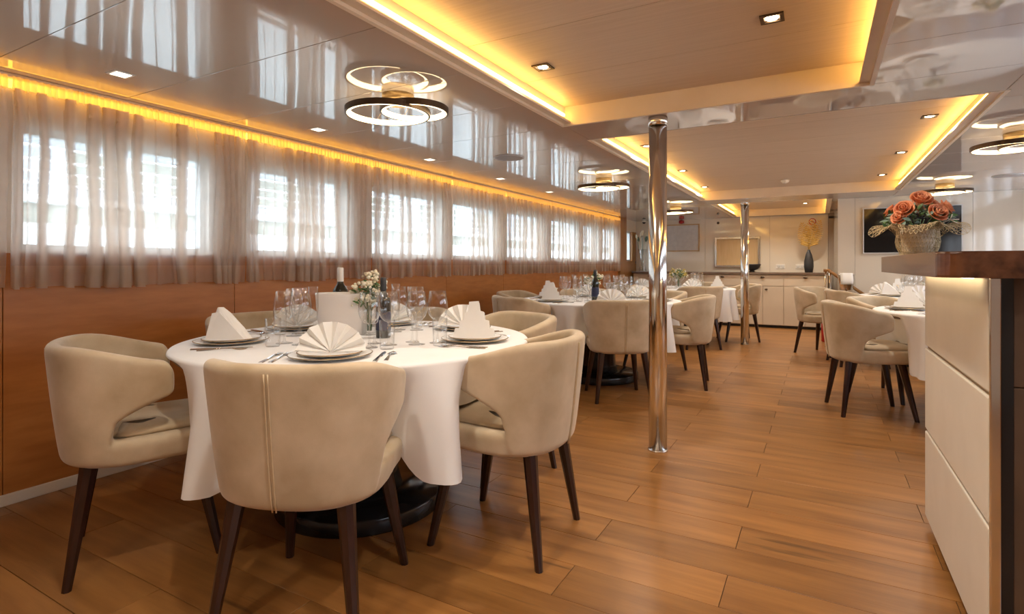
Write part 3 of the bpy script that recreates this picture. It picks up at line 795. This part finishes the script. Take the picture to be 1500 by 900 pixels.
SP_H = strip2d([(-0.085, 0.008, 0.0), (-0.07, 0.009, 0.0), (-0.01, 0.005, 0.003), (0.03, 0.0035, 0.006), (0.05, 0.005, 0.004)], 0.0022)
SP_B = strip2d([(0.046, 0.005, 0.004), (0.056, 0.014, 0.002), (0.072, 0.019, 0.0005), (0.088, 0.017, 0.001), (0.099, 0.009, 0.003), (0.103, 0.003, 0.004)], 0.0015)
for m_ in (FORK_H, FORK_T, KN_H, KN_B, SP_H, SP_B): m_.materials.append(M['silver'])
def glass_m(prof, n=20):
    m = lathe(prof, n); m.materials.append(M['glass']); return m
G_BOWL = glass_m([(0.004, 0.098), (0.022, 0.106), (0.038, 0.124), (0.046, 0.150), (0.045, 0.180), (0.039, 0.212), (0.035, 0.232), (0.0343, 0.2325)])
G_STEM = glass_m([(0, 0.0), (0.036, 0.0), (0.036, 0.002), (0.015, 0.005), (0.0055, 0.011), (0.004, 0.03), (0.004, 0.09), (0.0055, 0.1)], 16)
F_BOWL = glass_m([(0.004, 0.085), (0.014, 0.095), (0.021, 0.125), (0.0235, 0.165), (0.0225, 0.215), (0.021, 0.25), (0.0203, 0.2505)], 16)
F_STEM = glass_m([(0, 0.0), (0.031, 0.0), (0.031, 0.002), (0.012, 0.005), (0.0045, 0.012), (0.0035, 0.04), (0.0035, 0.08), (0.005, 0.087)], 16)
TUMB = glass_m([(0, 0.0), (0.027, 0.0), (0.029, 0.004), (0.0325, 0.12), (0.0316, 0.1205)])
TZ = 0.7805
SEAT = {(1, -57): 'seat with seamed chair back', (1, -132): 'seat with peaked napkin', (1, 17): 'seat with stepped napkin', (1, 66): 'seat toward next table', (1, 118): 'window seat behind flowers', (1, 172): 'seat by brown panels',
        (2, -58): 'seat beside the pillar', (2, -120): 'seat nearest next table', (2, 8): 'aisle seat facing windows', (2, 62): 'seat on sideboard side', (2, 120): 'window seat behind bottle', (2, 178): 'seat by brown panels',
        (3, -60): 'seat facing the sideboard', (3, 24): 'seat by far pillar', (3, 80): 'seat next to sideboard', (3, 180): 'window seat', (3, -120): 'seat by brown panels',
        (4, 176): 'aisle seat', (4, 135): 'seat toward the television', (4, 235): 'seat behind bar end', (5, 170): 'aisle seat', (5, 205): 'seat with peaked napkin', (5, 133): 'seat near the handrail', (5, 240): 'seat facing the television'}
def gl(kind, x, y, near, where, tdesc, z=TZ):
    if kind == 'wine':
        t = tag(empty('wine_glass', (x, y, z)), 'wine glass nearer %s, %s' % (near, where), 'glass', 'wine glasses on table '+tdesc)
        link('bowl', G_BOWL, None, t); link('stem', G_STEM, None, t)
    elif kind == 'flute':
        t = tag(empty('champagne_flute', (x, y, z)), 'narrow champagne flute, '+where, 'glass', 'flutes on table '+tdesc)
        link('bowl', F_BOWL, None, t); link('stem', F_STEM, None, t)
    else:
        tag(link('water_tumbler', TUMB, None, None, (x, y, z)), 'straight clear water tumbler, '+where, 'glass', 'tumblers on table '+tdesc)
def setting(tk, ang, nap, face=None, cut=True, side=1, gr=0.34, flute=True):
    x, y = T[tk]; d = DESC[tk]; wh = SEAT[tk, ang]+', table '+d
    a = math.radians(ang); e = Vector((math.cos(a), math.sin(a))); t = Vector((-e.y, e.x))
    c = Vector((x, y))
    P = c+e*0.565
    rz = a+PI/2
    o = tag(empty('charger_plate', (P.x, P.y, TZ)), 'wide gold-rimmed charger plate, '+wh, 'plate', 'charger plates on table '+d)
    link('dish', CHG, None, o); link('gold_rim', CHR, None, o)
    o = tag(empty('dinner_plate', (P.x, P.y, TZ+0.009)), 'small plate stacked on charger, '+wh, 'plate', 'dinner plates on table '+d)
    link('dish', PLT, None, o); link('gold_rim', PLR, None, o)
    o = link('napkin', NAPK[nap], None, None, (P.x, P.y, TZ+0.0155), rz if face is None else math.radians(face))
    tag(o, NDES[nap]+', '+wh, 'napkin', nap+' napkins on table '+d)
    if cut:
        for off, kind in ((-0.185, 'fork'), (-0.218, 'fork'), (0.185, 'knife'), (0.220, 'spoon')):
            q = c+e*0.575+t*off
            o = tag(empty('table_'+kind, (q.x, q.y, TZ), a+PI/2), '%s silver %s, %s' % ('inner' if off == -0.185 else 'outer' if kind == 'fork' else 'polished', kind, wh), kind, kind+'s on table '+d)
            hm, em, en = {'fork': (FORK_H, FORK_T, 'tines'), 'knife': (KN_H, KN_B, 'blade'), 'spoon': (SP_H, SP_B, 'bowl')}[kind]
            link('handle', hm, None, o); link(en, em, None, o)
    g = [('wine', gr, 0.10), ('wine', gr-0.07, 0.17), ('tumbler', gr+0.04, 0.18)]
    if flute: g.append(('flute', gr-0.12, 0.10))
    for kind, rr, tt in g:
        q = c+e*rr+t*tt*side
        gl(kind, q.x, q.y, 'its plate' if tt == 0.10 else 'table middle', wh, d)
setting(1, -57, 'fan', 29); setting(1, -132, 'mitre', 25); setting(1, 17, 'step', 22, True, -1, 0.42); setting(1, 66, 'fan', 40); setting(1, 118, 'fan', 30, True, 1, 0.44, False); setting(1, 172, 'fan', 30, True, 1, 0.38, False)
setting(2, -58, 'fan', 15, True, 1, 0.42); setting(2, -120, 'step', 5); setting(2, 8, 'step', 15); setting(2, 62, 'fan', 15); setting(2, 120, 'fan', 10); setting(2, 178, 'step', 0)
setting(3, -60, 'fan', 5, False, 1, .34, False); setting(3, 24, 'step', 0, False, 1, .34, False); setting(3, 80, 'fan', 0, False, 1, .34, False); setting(3, 180, 'fan', 0, False, 1, .34, False); setting(3, -120, 'step', 0, False, 1, .34, False)
setting(4, 176, 'step', -10, True); setting(4, 135, 'fan', 0, True, 1, .34, False); setting(4, 235, 'fan', 0, True, 1, .34, False)
setting(5, 170, 'fan', -10, False, 1, .34, False); setting(5, 205, 'mitre', 0, False, 1, .34, False); setting(5, 133, 'step', 0, False, 1, .34, False); setting(5, 240, 'fan', 0, False, 1, .34, False)

# bottles
def bottle(x, y, h, label, cap, lab):
    s = h/0.30
    t = tag(empty('wine_bottle', (x, y, TZ)), label, 'bottle')
    link('body', lathe([(0, 0.0), (0.034*s, 0.0), (0.037*s, 0.004), (0.037*s, 0.18*s), (0.034*s, 0.198*s), (0.018*s, 0.222*s), (0.0145*s, 0.235*s), (0.0138*s, 0.298*s), (0, 0.30*s)], 28), M['bottle'], t)
    link('cap', lathe([(0.0142*s, 0.236*s), (0.0158*s, 0.240*s), (0.0150*s, 0.30*s), (0.012*s, 0.304*s), (0, 0.304*s)], 20), M[cap], t)
    link('paper_label', lathe([(0.0374*s, 0.04*s), (0.0376*s, 0.042*s), (0.0376*s, 0.13*s), (0.0374*s, 0.132*s)], 28), M[lab], t)
bottle(-2.21, 2.075, 0.33, 'dark wine bottle with white foil cap behind the white cooler', 'foil', 'labelw2')
bottle(-1.82, 1.978, 0.285, 'dark wine bottle with black cap and navy label beside the flowers', 'matblack', 'label_w')
bottle(-1.90, 5.03, 0.295, 'dark wine bottle on the table behind the near pillar', 'matblack', 'label_w')

# white ceramic oval wine cooler on the nearest table
def oval(prof, ax, ay, n=40):
    m = lathe(prof, n); m.transform(Matrix.Diagonal((ax, ay, 1, 1))); return m
t = tag(empty('wine_cooler', (-2.09, 1.985, TZ), math.radians(29)), 'white oval ceramic wine cooler standing among the glasses', 'wine cooler')
link('bowl', oval([(0, 0.0), (0.75, 0.0), (0.82, 0.01), (0.93, 0.08), (1.0, 0.20), (0.99, 0.208), (0.96, 0.205), (0.89, 0.08), (0.76, 0.02), (0, 0.018)], 0.142, 0.085), M['ceramic'], t)
link('foot', oval([(0.7, -0.0), (0.78, 0.0), (0.78, 0.012), (0.7, 0.012)], 0.142, 0.085), M['ceramic'], t)

# flowers
def leaf_m(L, wd, bend=0.3, n=4):
    vs, fs = [], []
    for i in range(n+1):
        s = i/n; hw = wd*math.sin(PI*min(0.98, s*0.92+0.06))
        z = -bend*L*s*s
        vs += [(-hw, L*s, z+0.15*hw), (0, L*s, z), (hw, L*s, z+0.15*hw)]
    for i in range(n):
        for k in range(2): fs.append((i*3+k, i*3+k+1, i*3+k+4, i*3+k+3))
    return mk(vs, fs)
def rose_m(R, seed):
    rnd = random.Random(seed); ms = []
    for ring, (cnt, rad, hh, tilt) in enumerate(((3, 0.16, 0.95, 5), (4, 0.38, 0.92, 14), (5, 0.62, 0.85, 26), (6, 0.86, 0.70, 42))):
        for i in range(cnt):
            a = 2*PI*i/cnt+ring*0.7+rnd.uniform(-0.1, 0.1)
            vs, fs = [], []
            for v in range(5):
                for u in range(5):
                    q = (u/4-0.5)*2.4*PI/cnt*1.35; s = v/4
                    rr = R*(rad*(0.35+0.65*s**0.7)+0.10*s*s*(ring > 1)*(1-abs(u-2)/3))
                    z = R*(hh*s*(1-0.12*((u-2)/2)**2*(s)))-R*0.15*(ring == 3)*s**3
                    vs.append((rr*math.cos(q), rr*math.sin(q), z))
            for v in range(4):
                for u in range(4): fs.append((v*5+u, v*5+u+1, v*5+u+6, v*5+u+5))
            ms.append(xf(mk(vs, fs), Matrix.Rotation(a, 4, 'Z')))
    return bake(join(*ms), ('SOLIDIFY', dict(thickness=0.0012, offset=0)))
def along(me, p, d, roll=0.0):
    q = Vector(d).normalized().to_track_quat('Z', 'Y')
    return xf(me, Matrix.Translation(p) @ q.to_matrix().to_4x4() @ Matrix.Rotation(roll, 4, 'Z'))
def ball(r, sub=1):
    bm = bmesh.new(); bmesh.ops.create_icosphere(bm, subdivisions=sub, radius=r); return fin(bm, True)
def posy(x, y, z, label, hgt, spread, seed, green=True, yellow=False):
    rnd = random.Random(seed)
    t = tag(empty('flower_vase', (x, y, z)), label, 'flowers')
    link('vase', glass_m([(0, 0), (0.035, 0), (0.038, 0.005), (0.042, 0.06), (0.030, 0.11), (0.036, 0.13), (0.034, 0.13), (0.028, 0.11), (0.039, 0.06), (0.035, 0.009), (0, 0.008)]), None, t)
    stems, leaves = [], []
    for i in range(30):
        a = rnd.uniform(0, 2*PI); rr = spread*math.sqrt(rnd.random()); top = hgt*rnd.uniform(0.66, 1.0)*(1-0.25*rr/spread)
        tip = Vector((rr*math.cos(a), rr*math.sin(a), top))
        stems.append(tube([(0.01*math.cos(a), 0.01*math.sin(a), 0.02), (0.012*math.cos(a), 0.012*math.sin(a), 0.12), tip*0.7+Vector((0, 0, hgt*0.18)), tip], 0.0013, 5))
        for k in range(3): leaves.append(along(leaf_m(0.035, 0.007), tip*(0.7+0.1*k)+Vector((0, 0, 0.02)), (math.cos(a+k*2), math.sin(a+k*2), 0.4), k))
        if i % 3 != 0 or not green:
            b = []
            for k in range(9): b.append(xf(ball(rnd.uniform(0.006, 0.0115)), Matrix.Translation(tip+Vector((rnd.gauss(0, 0.014), rnd.gauss(0, 0.014), rnd.gauss(0, 0.010))))))
            o = link('blossom', join(*b), M['yleaf' if yellow and i % 2 else 'wflower'], t); tag(o, kind='stuff')
    if green:
        for k in range(9):
            a = k*2.4; leaves.append(along(leaf_m(0.07, 0.012), (0.01*math.cos(a), 0.01*math.sin(a), hgt*0.8), (0.25*math.cos(a), 0.25*math.sin(a), 1), a))
    link('stems', join(*stems), M['leaf'], t)
    link('foliage', join(*leaves), M['leaf'], t)
posy(-1.96, 2.03, TZ, 'glass vase of small cream flowers with a green tip beside wine bottles', 0.33, 0.085, 3)
posy(-2.02, 5.28, TZ, 'glass vase of white flowers behind the wine bottle past the pillar', 0.30, 0.09, 5)
posy(-1.85, 8.40, TZ, 'glass vase of yellow and cream flowers before the sideboard', 0.34, 0.13, 8, True, True)
posy(1.13, 5.35, TZ, 'glass vase of small white flowers on the table beside the bar', 0.25, 0.10, 9)
posy(1.1, 7.5, TZ, 'glass vase of cream flowers on the table below the television', 0.22, 0.10, 12)

# bouquet on the bar
t = tag(empty('flower_pot', (0.372, 2.93, 1.167)), 'raffia pot of peach roses wrapped in gold netting on the bar top', 'flowers')
link('pot', lathe([(0, 0), (0.052, 0), (0.055, 0.004), (0.064, 0.122), (0.060, 0.122), (0.050, 0.01), (0, 0.009)], 32), M['potc'], t)
def netcone(prof, n, wav, th):
    vs, fs = [], []
    rnd = random.Random(4)
    for k, (r, z) in enumerate(prof):
        for i in range(n):
            a = 2*PI*(i+0.5*(k % 2))/n
            f = wav*(k/(len(prof)-1))**2
            rr = r*(1+f*0.35*math.cos(4*a+0.6))+rnd.uniform(-0.003, 0.003)
            vs.append((rr*math.cos(a), rr*math.sin(a), z+f*0.05*math.sin(5*a+1)+rnd.uniform(-0.003, 0.003)))
    for k in range(len(prof)-1):
        for i in range(n):
            j = (i+1) % n; a, b, c, d = k*n+i, k*n+j, (k+1)*n+j, (k+1)*n+i
            if k % 2 == 0: fs += [(a, b, d), (b, c, d)]
            else: fs += [(a, b, c), (a, c, d)]
    return bake(mk(vs, fs), ('WIREFRAME', dict(thickness=th)))
link('net_wrap', netcone([(0.060, 0.003), (0.067, 0.02), (0.073, 0.04), (0.077, 0.06), (0.077, 0.08), (0.074, 0.10), (0.074, 0.115)], 36, 0, 0.0022), M['net'], t)
link('net_collar', netcone([(0.076, 0.115), (0.086, 0.124), (0.098, 0.130), (0.110, 0.132), (0.121, 0.131), (0.132, 0.128), (0.141, 0.122), (0.150, 0.114)], 60, 0.55, 0.0022), M['net'], t)
right, fw = Vector((0.871, 0.491, 0)), Vector((-0.491, 0.871, 0))
for i, (u, v, z, R) in enumerate(((-0.005, -0.02, 0.245, 0.047), (0.012, -0.080, 0.185, 0.044), (-0.082, -0.04, 0.205, 0.042), (0.088, -0.02, 0.210, 0.042), (-0.100, -0.035, 0.168, 0.034), (0.04, 0.07, 0.215, 0.040), (-0.05, 0.07, 0.205, 0.038), (0.045, -0.01, 0.225, 0.036))):
    p = right*u+fw*v+Vector((0, 0, z))
    link('rose', along(rose_m(R, i), p-Vector((0, 0, R*0.3)), (p.x*1.2-0.02*fw.x, p.y*1.2-0.05*fw.y, 0.07), i), M['rose'], t)
rnd = random.Random(2); lv, sg, st = [], [], []
for i in range(150):
    a = rnd.uniform(0, 2*PI); el = rnd.uniform(0.15, 1.35); r = rnd.uniform(0.07, 0.125)
    d = Vector((math.cos(a)*math.cos(el), math.sin(a)*math.cos(el), math.sin(el)))
    p = Vector((0, 0, 0.115))+Vector((d.x*r*1.05, d.y*r*1.05, d.z*r*0.85))
    (lv if i % 2 else sg).append(along(xf(leaf_m(0.034, 0.008), Matrix.Rotation(PI/2-0.5, 4, 'X')), p, d, rnd.uniform(0, 6)))
for i in range(14):
    a = rnd.uniform(0, 2*PI); st.append(tube([(0, 0, 0.06), (0.05*math.cos(a), 0.05*math.sin(a), 0.13), (0.09*math.cos(a), 0.09*math.sin(a), 0.165)], 0.002, 5))
link('foliage', join(*lv), M['leaf'], t); link('sage_foliage', join(*sg), M['sage'], t); link('stems', join(*st), M['leaf'], t)
bm_ = []
for i in range(7):
    a = i*2.4; bm_.append(tube([(0.10, -0.07, 0.15), (0.10+0.03*math.cos(a), -0.07+0.03*math.sin(a), 0.15+0.02*math.sin(i))], 0.0018, 5))
link('star_spray', join(*bm_), M['white'], t)

# ------------------------------------------------------------------ far wall and sideboard items
t = tag(empty('black_vase', (-0.16, 10.93, 0.993)), 'matt black bottle vase of golden fern fronds on the sideboard', 'vase')
link('vase', lathe([(0, 0), (0.055, 0), (0.062, 0.006), (0.076, 0.10), (0.074, 0.20), (0.050, 0.31), (0.022, 0.385), (0.020, 0.40), (0.015, 0.40), (0.02, 0.37), (0, 0.36)], 28), M['matblack'], t)
for i, (lx, ly, L) in enumerate(((-0.10, 0.02, 0.50), (0.04, 0.0, 0.55), (0.16, -0.03, 0.53), (-0.02, -0.05, 0.42), (0.10, 0.05, 0.45))):
    base_, tip = Vector((0, 0, 0.38)), Vector((lx*1.1, ly, 0.38+L))
    ms = [tube([base_, base_.lerp(tip, .5)+Vector((0, 0, 0.02)), tip], 0.0035, 5)]
    for k in range(13):
        s = 0.18+0.82*k/13; p = base_.lerp(tip, s); q = 0.10*math.sin(PI*(0.2+0.8*s))+0.01
        for sg_ in (-1, 1): ms.append(tube([p, p+Vector((sg_*q, 0.01*sg_, 0.035)), p+Vector((sg_*q*1.25, 0.0, 0.025))], 0.004, 4, rad=[0.004, 0.008, 0.001]))
    link('fern_frond', join(*ms), M['fern'], t)
t = tag(empty('black_bowl', (-1.08, 10.93, 0.993)), 'black footed bowl on the sideboard beside the hatch', 'bowl')
link('bowl', lathe([(0, 0.03), (0.04, 0.03), (0.10, 0.06), (0.15, 0.13), (0.155, 0.15), (0.148, 0.15), (0.095, 0.07), (0, 0.045)], 32), M['matblack'], t); link('foot', lathe([(0, 0), (0.06, 0), (0.05, 0.01), (0.04, 0.032), (0, 0.032)], 24), M['matblack'], t)
t = tag(empty('tall_glass_vase', (-3.12, 10.95, 0.993)), 'tall glass vase of dried lilies at the sideboard end', 'vase')
link('vase', glass_m([(0, 0), (0.07, 0), (0.075, 0.006), (0.06, 0.15), (0.055, 0.30), (0.085, 0.45), (0.083, 0.45), (0.052, 0.30), (0.057, 0.15), (0.07, 0.012), (0, 0.011)], 28), None, t)
for i in range(9):
    a = i*0.7; sp = 0.035+0.015*(i % 3); L = 0.62+0.04*(i % 4)
    tip = Vector((sp*1.7*math.cos(a), sp*math.sin(a), L))
    link('stem', tube([(0.01*math.cos(a+2), 0.01*math.sin(a+2), 0.02), tip*0.6, tip], 0.004, 5), M['sage' if i % 2 else 'wflower'], t)
    fl_ = [along(xf(leaf_m(0.11, 0.020, -0.2), Matrix.Rotation(PI/2-0.3, 4, 'X')), tip-Vector((0, 0, 0.02)), (tip.x, tip.y, 0.5), k*PI/3) for k in range(6)]
    link('lily_head', join(*fl_), M['wflower' if i % 4 else 'sage'], t)
t = tag(empty('picture_frame', (-2.39, YF-0.002, 1.665)), 'pale chart in a thin wooden frame on the far wall', 'picture')
link('chart', box(-0.31, 0.31, -0.008, -0.004, -0.25, 0.25), M['paper'], t)
for (a, b, c, d) in ((-0.335, -0.31, -0.272, 0.272), (0.31, 0.335, -0.272, 0.272), (-0.31, 0.31, 0.25, 0.272), (-0.31, 0.31, -0.272, -0.25)): link('frame_bar', box(a, b, -0.022, 0.0, c, d), M['picframe'], t)
t = tag(empty('serving_hatch', (-1.365, YF-0.002, 1.37)), 'serving hatch with steel frame and closed wooden shutter', 'hatch')
link('shutter', box(-0.365, 0.365, -0.012, 0.0, -0.25, 0.25), M['shutter'], t)
for (a, b, c, d) in ((-0.405, -0.365, -0.29, 0.29), (0.365, 0.405, -0.29, 0.29), (-0.365, 0.365, 0.25, 0.29), (-0.365, 0.365, -0.29, -0.25)): link('frame_bar', box(a, b, -0.045, 0.0, c, d, 0.003, 1), M['steel'], t)
t = tag(empty('no_smoking_sign', (-0.107, YF-0.001, 1.905)), 'round red and white no smoking sign above the fern', 'sign')
RX = Matrix.Rotation(PI/2, 4, 'X')
link('disc', xf(lathe([(0, 0), (0.058, 0), (0.058, 0.003), (0, 0.003)], 32), RX), M['white'], t)
link('red_ring', xf(lathe([(0.046, 0.003), (0.060, 0.003), (0.060, 0.005), (0.046, 0.005), (0.046, 0.003)], 32), RX), M['red'], t)
link('cigarette', box(-0.032, 0.03, -0.0042, -0.003, -0.006, 0.006), M['matblack'], t)
link('slash', xf(box(-0.048, 0.048, -0.0058, -0.0045, -0.006, 0.006), Matrix.Rotation(math.radians(40), 4, 'Y')), M['red'], t)
t = tag(empty('alarm_beacon', (-2.40, YF-0.001, 1.985)), 'small red alarm beacon above the framed chart', 'alarm')
link('base', box(-0.05, 0.05, -0.03, 0, -0.03, 0.03, 0.006), M['red'], t); link('lens', xf(lathe([(0, 0.075), (0.03, 0.07), (0.04, 0.03), (0, 0.03)], 20), RX), M['red'], t)
t = tag(empty('security_camera', (-3.13, YF-0.12, H)), 'small white dome camera under the ceiling by the dried lilies', 'camera')
link('mount', lathe([(0, 0), (0.04, 0), (0.04, -0.03), (0, -0.03)], 20), M['white'], t); link('dome', lathe([(0.035, -0.03), (0.032, -0.045), (0.018, -0.06), (0, -0.064)], 20), M['matblack'], t)
tag(link('wall_sensor', xf(lathe([(0, 0.02), (0.022, 0.018), (0.026, 0), (0, 0)], 16), RX), M['matblack'], None, (-1.71, YF-0.001, 1.94)), 'tiny black round sensor high on the far wall', 'sensor')
for x, d in ((-0.62, 'beside the hatch'), (-0.30, 'beside the black vase')):
    t = tag(empty('wall_socket', (x, YF-0.001, 1.10)), 'white double wall socket above the sideboard '+d, 'socket', 'wall sockets')
    link('plate', box(-0.075, 0.075, -0.01, 0, -0.042, 0.042, 0.004), M['white'], t)
    for s in (-0.035, 0.035): link('outlet', xf(lathe([(0.012, 0.0105), (0.024, 0.0105), (0.024, 0.012), (0.012, 0.0115)], 16), Matrix.Translation((s, 0, 0)) @ RX), M['frame'], t)

# television, handrail, extinguisher, bucket stand
t = tag(empty('television', (1.03, 8.698, 1.58)), 'large black flat television with thin silver bezel on the cream wall', 'television')
link('screen', box(-0.51, 0.51, -0.050, -0.02, -0.29, 0.29), M['screen'], t); link('wall_mount', box(-0.2, 0.2, -0.02, 0, -0.15, 0.15), M['matblack'], t)
for (a, b, c, d) in ((-0.522, -0.51, -0.302, 0.302), (0.51, 0.522, -0.302, 0.302), (-0.51, 0.51, 0.29, 0.302), (-0.51, 0.51, -0.302, -0.29)): link('bezel', box(a, b, -0.054, -0.015, c, d), M['frame'], t)
t = tag(empty('stair_handrail', (0.08, 8.62, 0)), 'steel stair post with sloping wooden handrail by the cream wall', 'handrail')
for dx, hh in ((0.0, 1.05), (0.05, 1.02), (0.42, 0.72)): link('post', tube([(dx, 0, 0), (dx, 0, hh)], 0.014, 10), M['steel'], t)
link('rail', tube([(-0.03, 0, 1.05), (0.03, 0, 1.055), (0.45, 0, 0.72)], 0.022, 10), M['glosswood'], t)
t = tag(empty('fire_extinguisher', (0.10, 9.25, 0)), 'red fire extinguisher standing on the floor beyond the right chairs', 'extinguisher')
link('cylinder', lathe([(0, 0), (0.07, 0), (0.075, 0.01), (0.075, 0.34), (0.055, 0.39), (0.02, 0.41), (0, 0.41)], 28), M['red'], t)
link('valve', lathe([(0, 0.41), (0.018, 0.41), (0.018, 0.45), (0, 0.45)], 16), M['steel'], t)
link('handle', box(-0.012, 0.012, -0.09, 0.02, 0.45, 0.465, 0.003), M['matblack'], t)
link('hose', tube([(0.02, -0.01, 0.43), (0.09, -0.03, 0.40), (0.10, -0.04, 0.25), (0.085, -0.03, 0.10)], 0.01, 8), M['matblack'], t)
t = tag(empty('bucket_stand', (0.31, 8.40, 0)), 'steel ice bucket on a floor stand beside the stair handrail', 'bucket')
link('foot', lathe([(0, 0), (0.13, 0), (0.13, 0.008), (0.02, 0.02), (0, 0.02)], 28), M['steel'], t)
link('pole', tube([(0, 0, 0.015), (0, 0, 0.80)], 0.012, 10), M['steel'], t)
link('bucket', lathe([(0, 0.80), (0.075, 0.80), (0.10, 0.99), (0.104, 1.0), (0.098, 1.0), (0.072, 0.81), (0, 0.81)], 32), M['steel'], t)
vs, fs = [], []
prof = [(-0.115, 0.875), (-0.112, 0.93), (-0.106, 1.004), (-0.09, 1.012), (0.0, 1.010), (0.09, 1.012), (0.106, 1.004), (0.112, 0.94), (0.114, 0.90)]
for yy in (-0.07, -0.035, 0.0, 0.035, 0.07):
    for k, (x_, z_) in enumerate(prof): vs.append((yy+0.004*math.sin(k*2), x_+0.004*math.sin(yy*90+k), z_-0.91))
n_ = len(prof)
for i in range(4):
    for k in range(n_-1): fs.append((i*n_+k, i*n_+k+1, (i+1)*n_+k+1, (i+1)*n_+k))
tag(link('towel', bake(mk(vs, fs), ('SOLIDIFY', dict(thickness=0.008, offset=1))), M['napkin'], None, (0.31, 8.40, 0.91)), 'white folded towel draped over the steel ice bucket', 'towel')
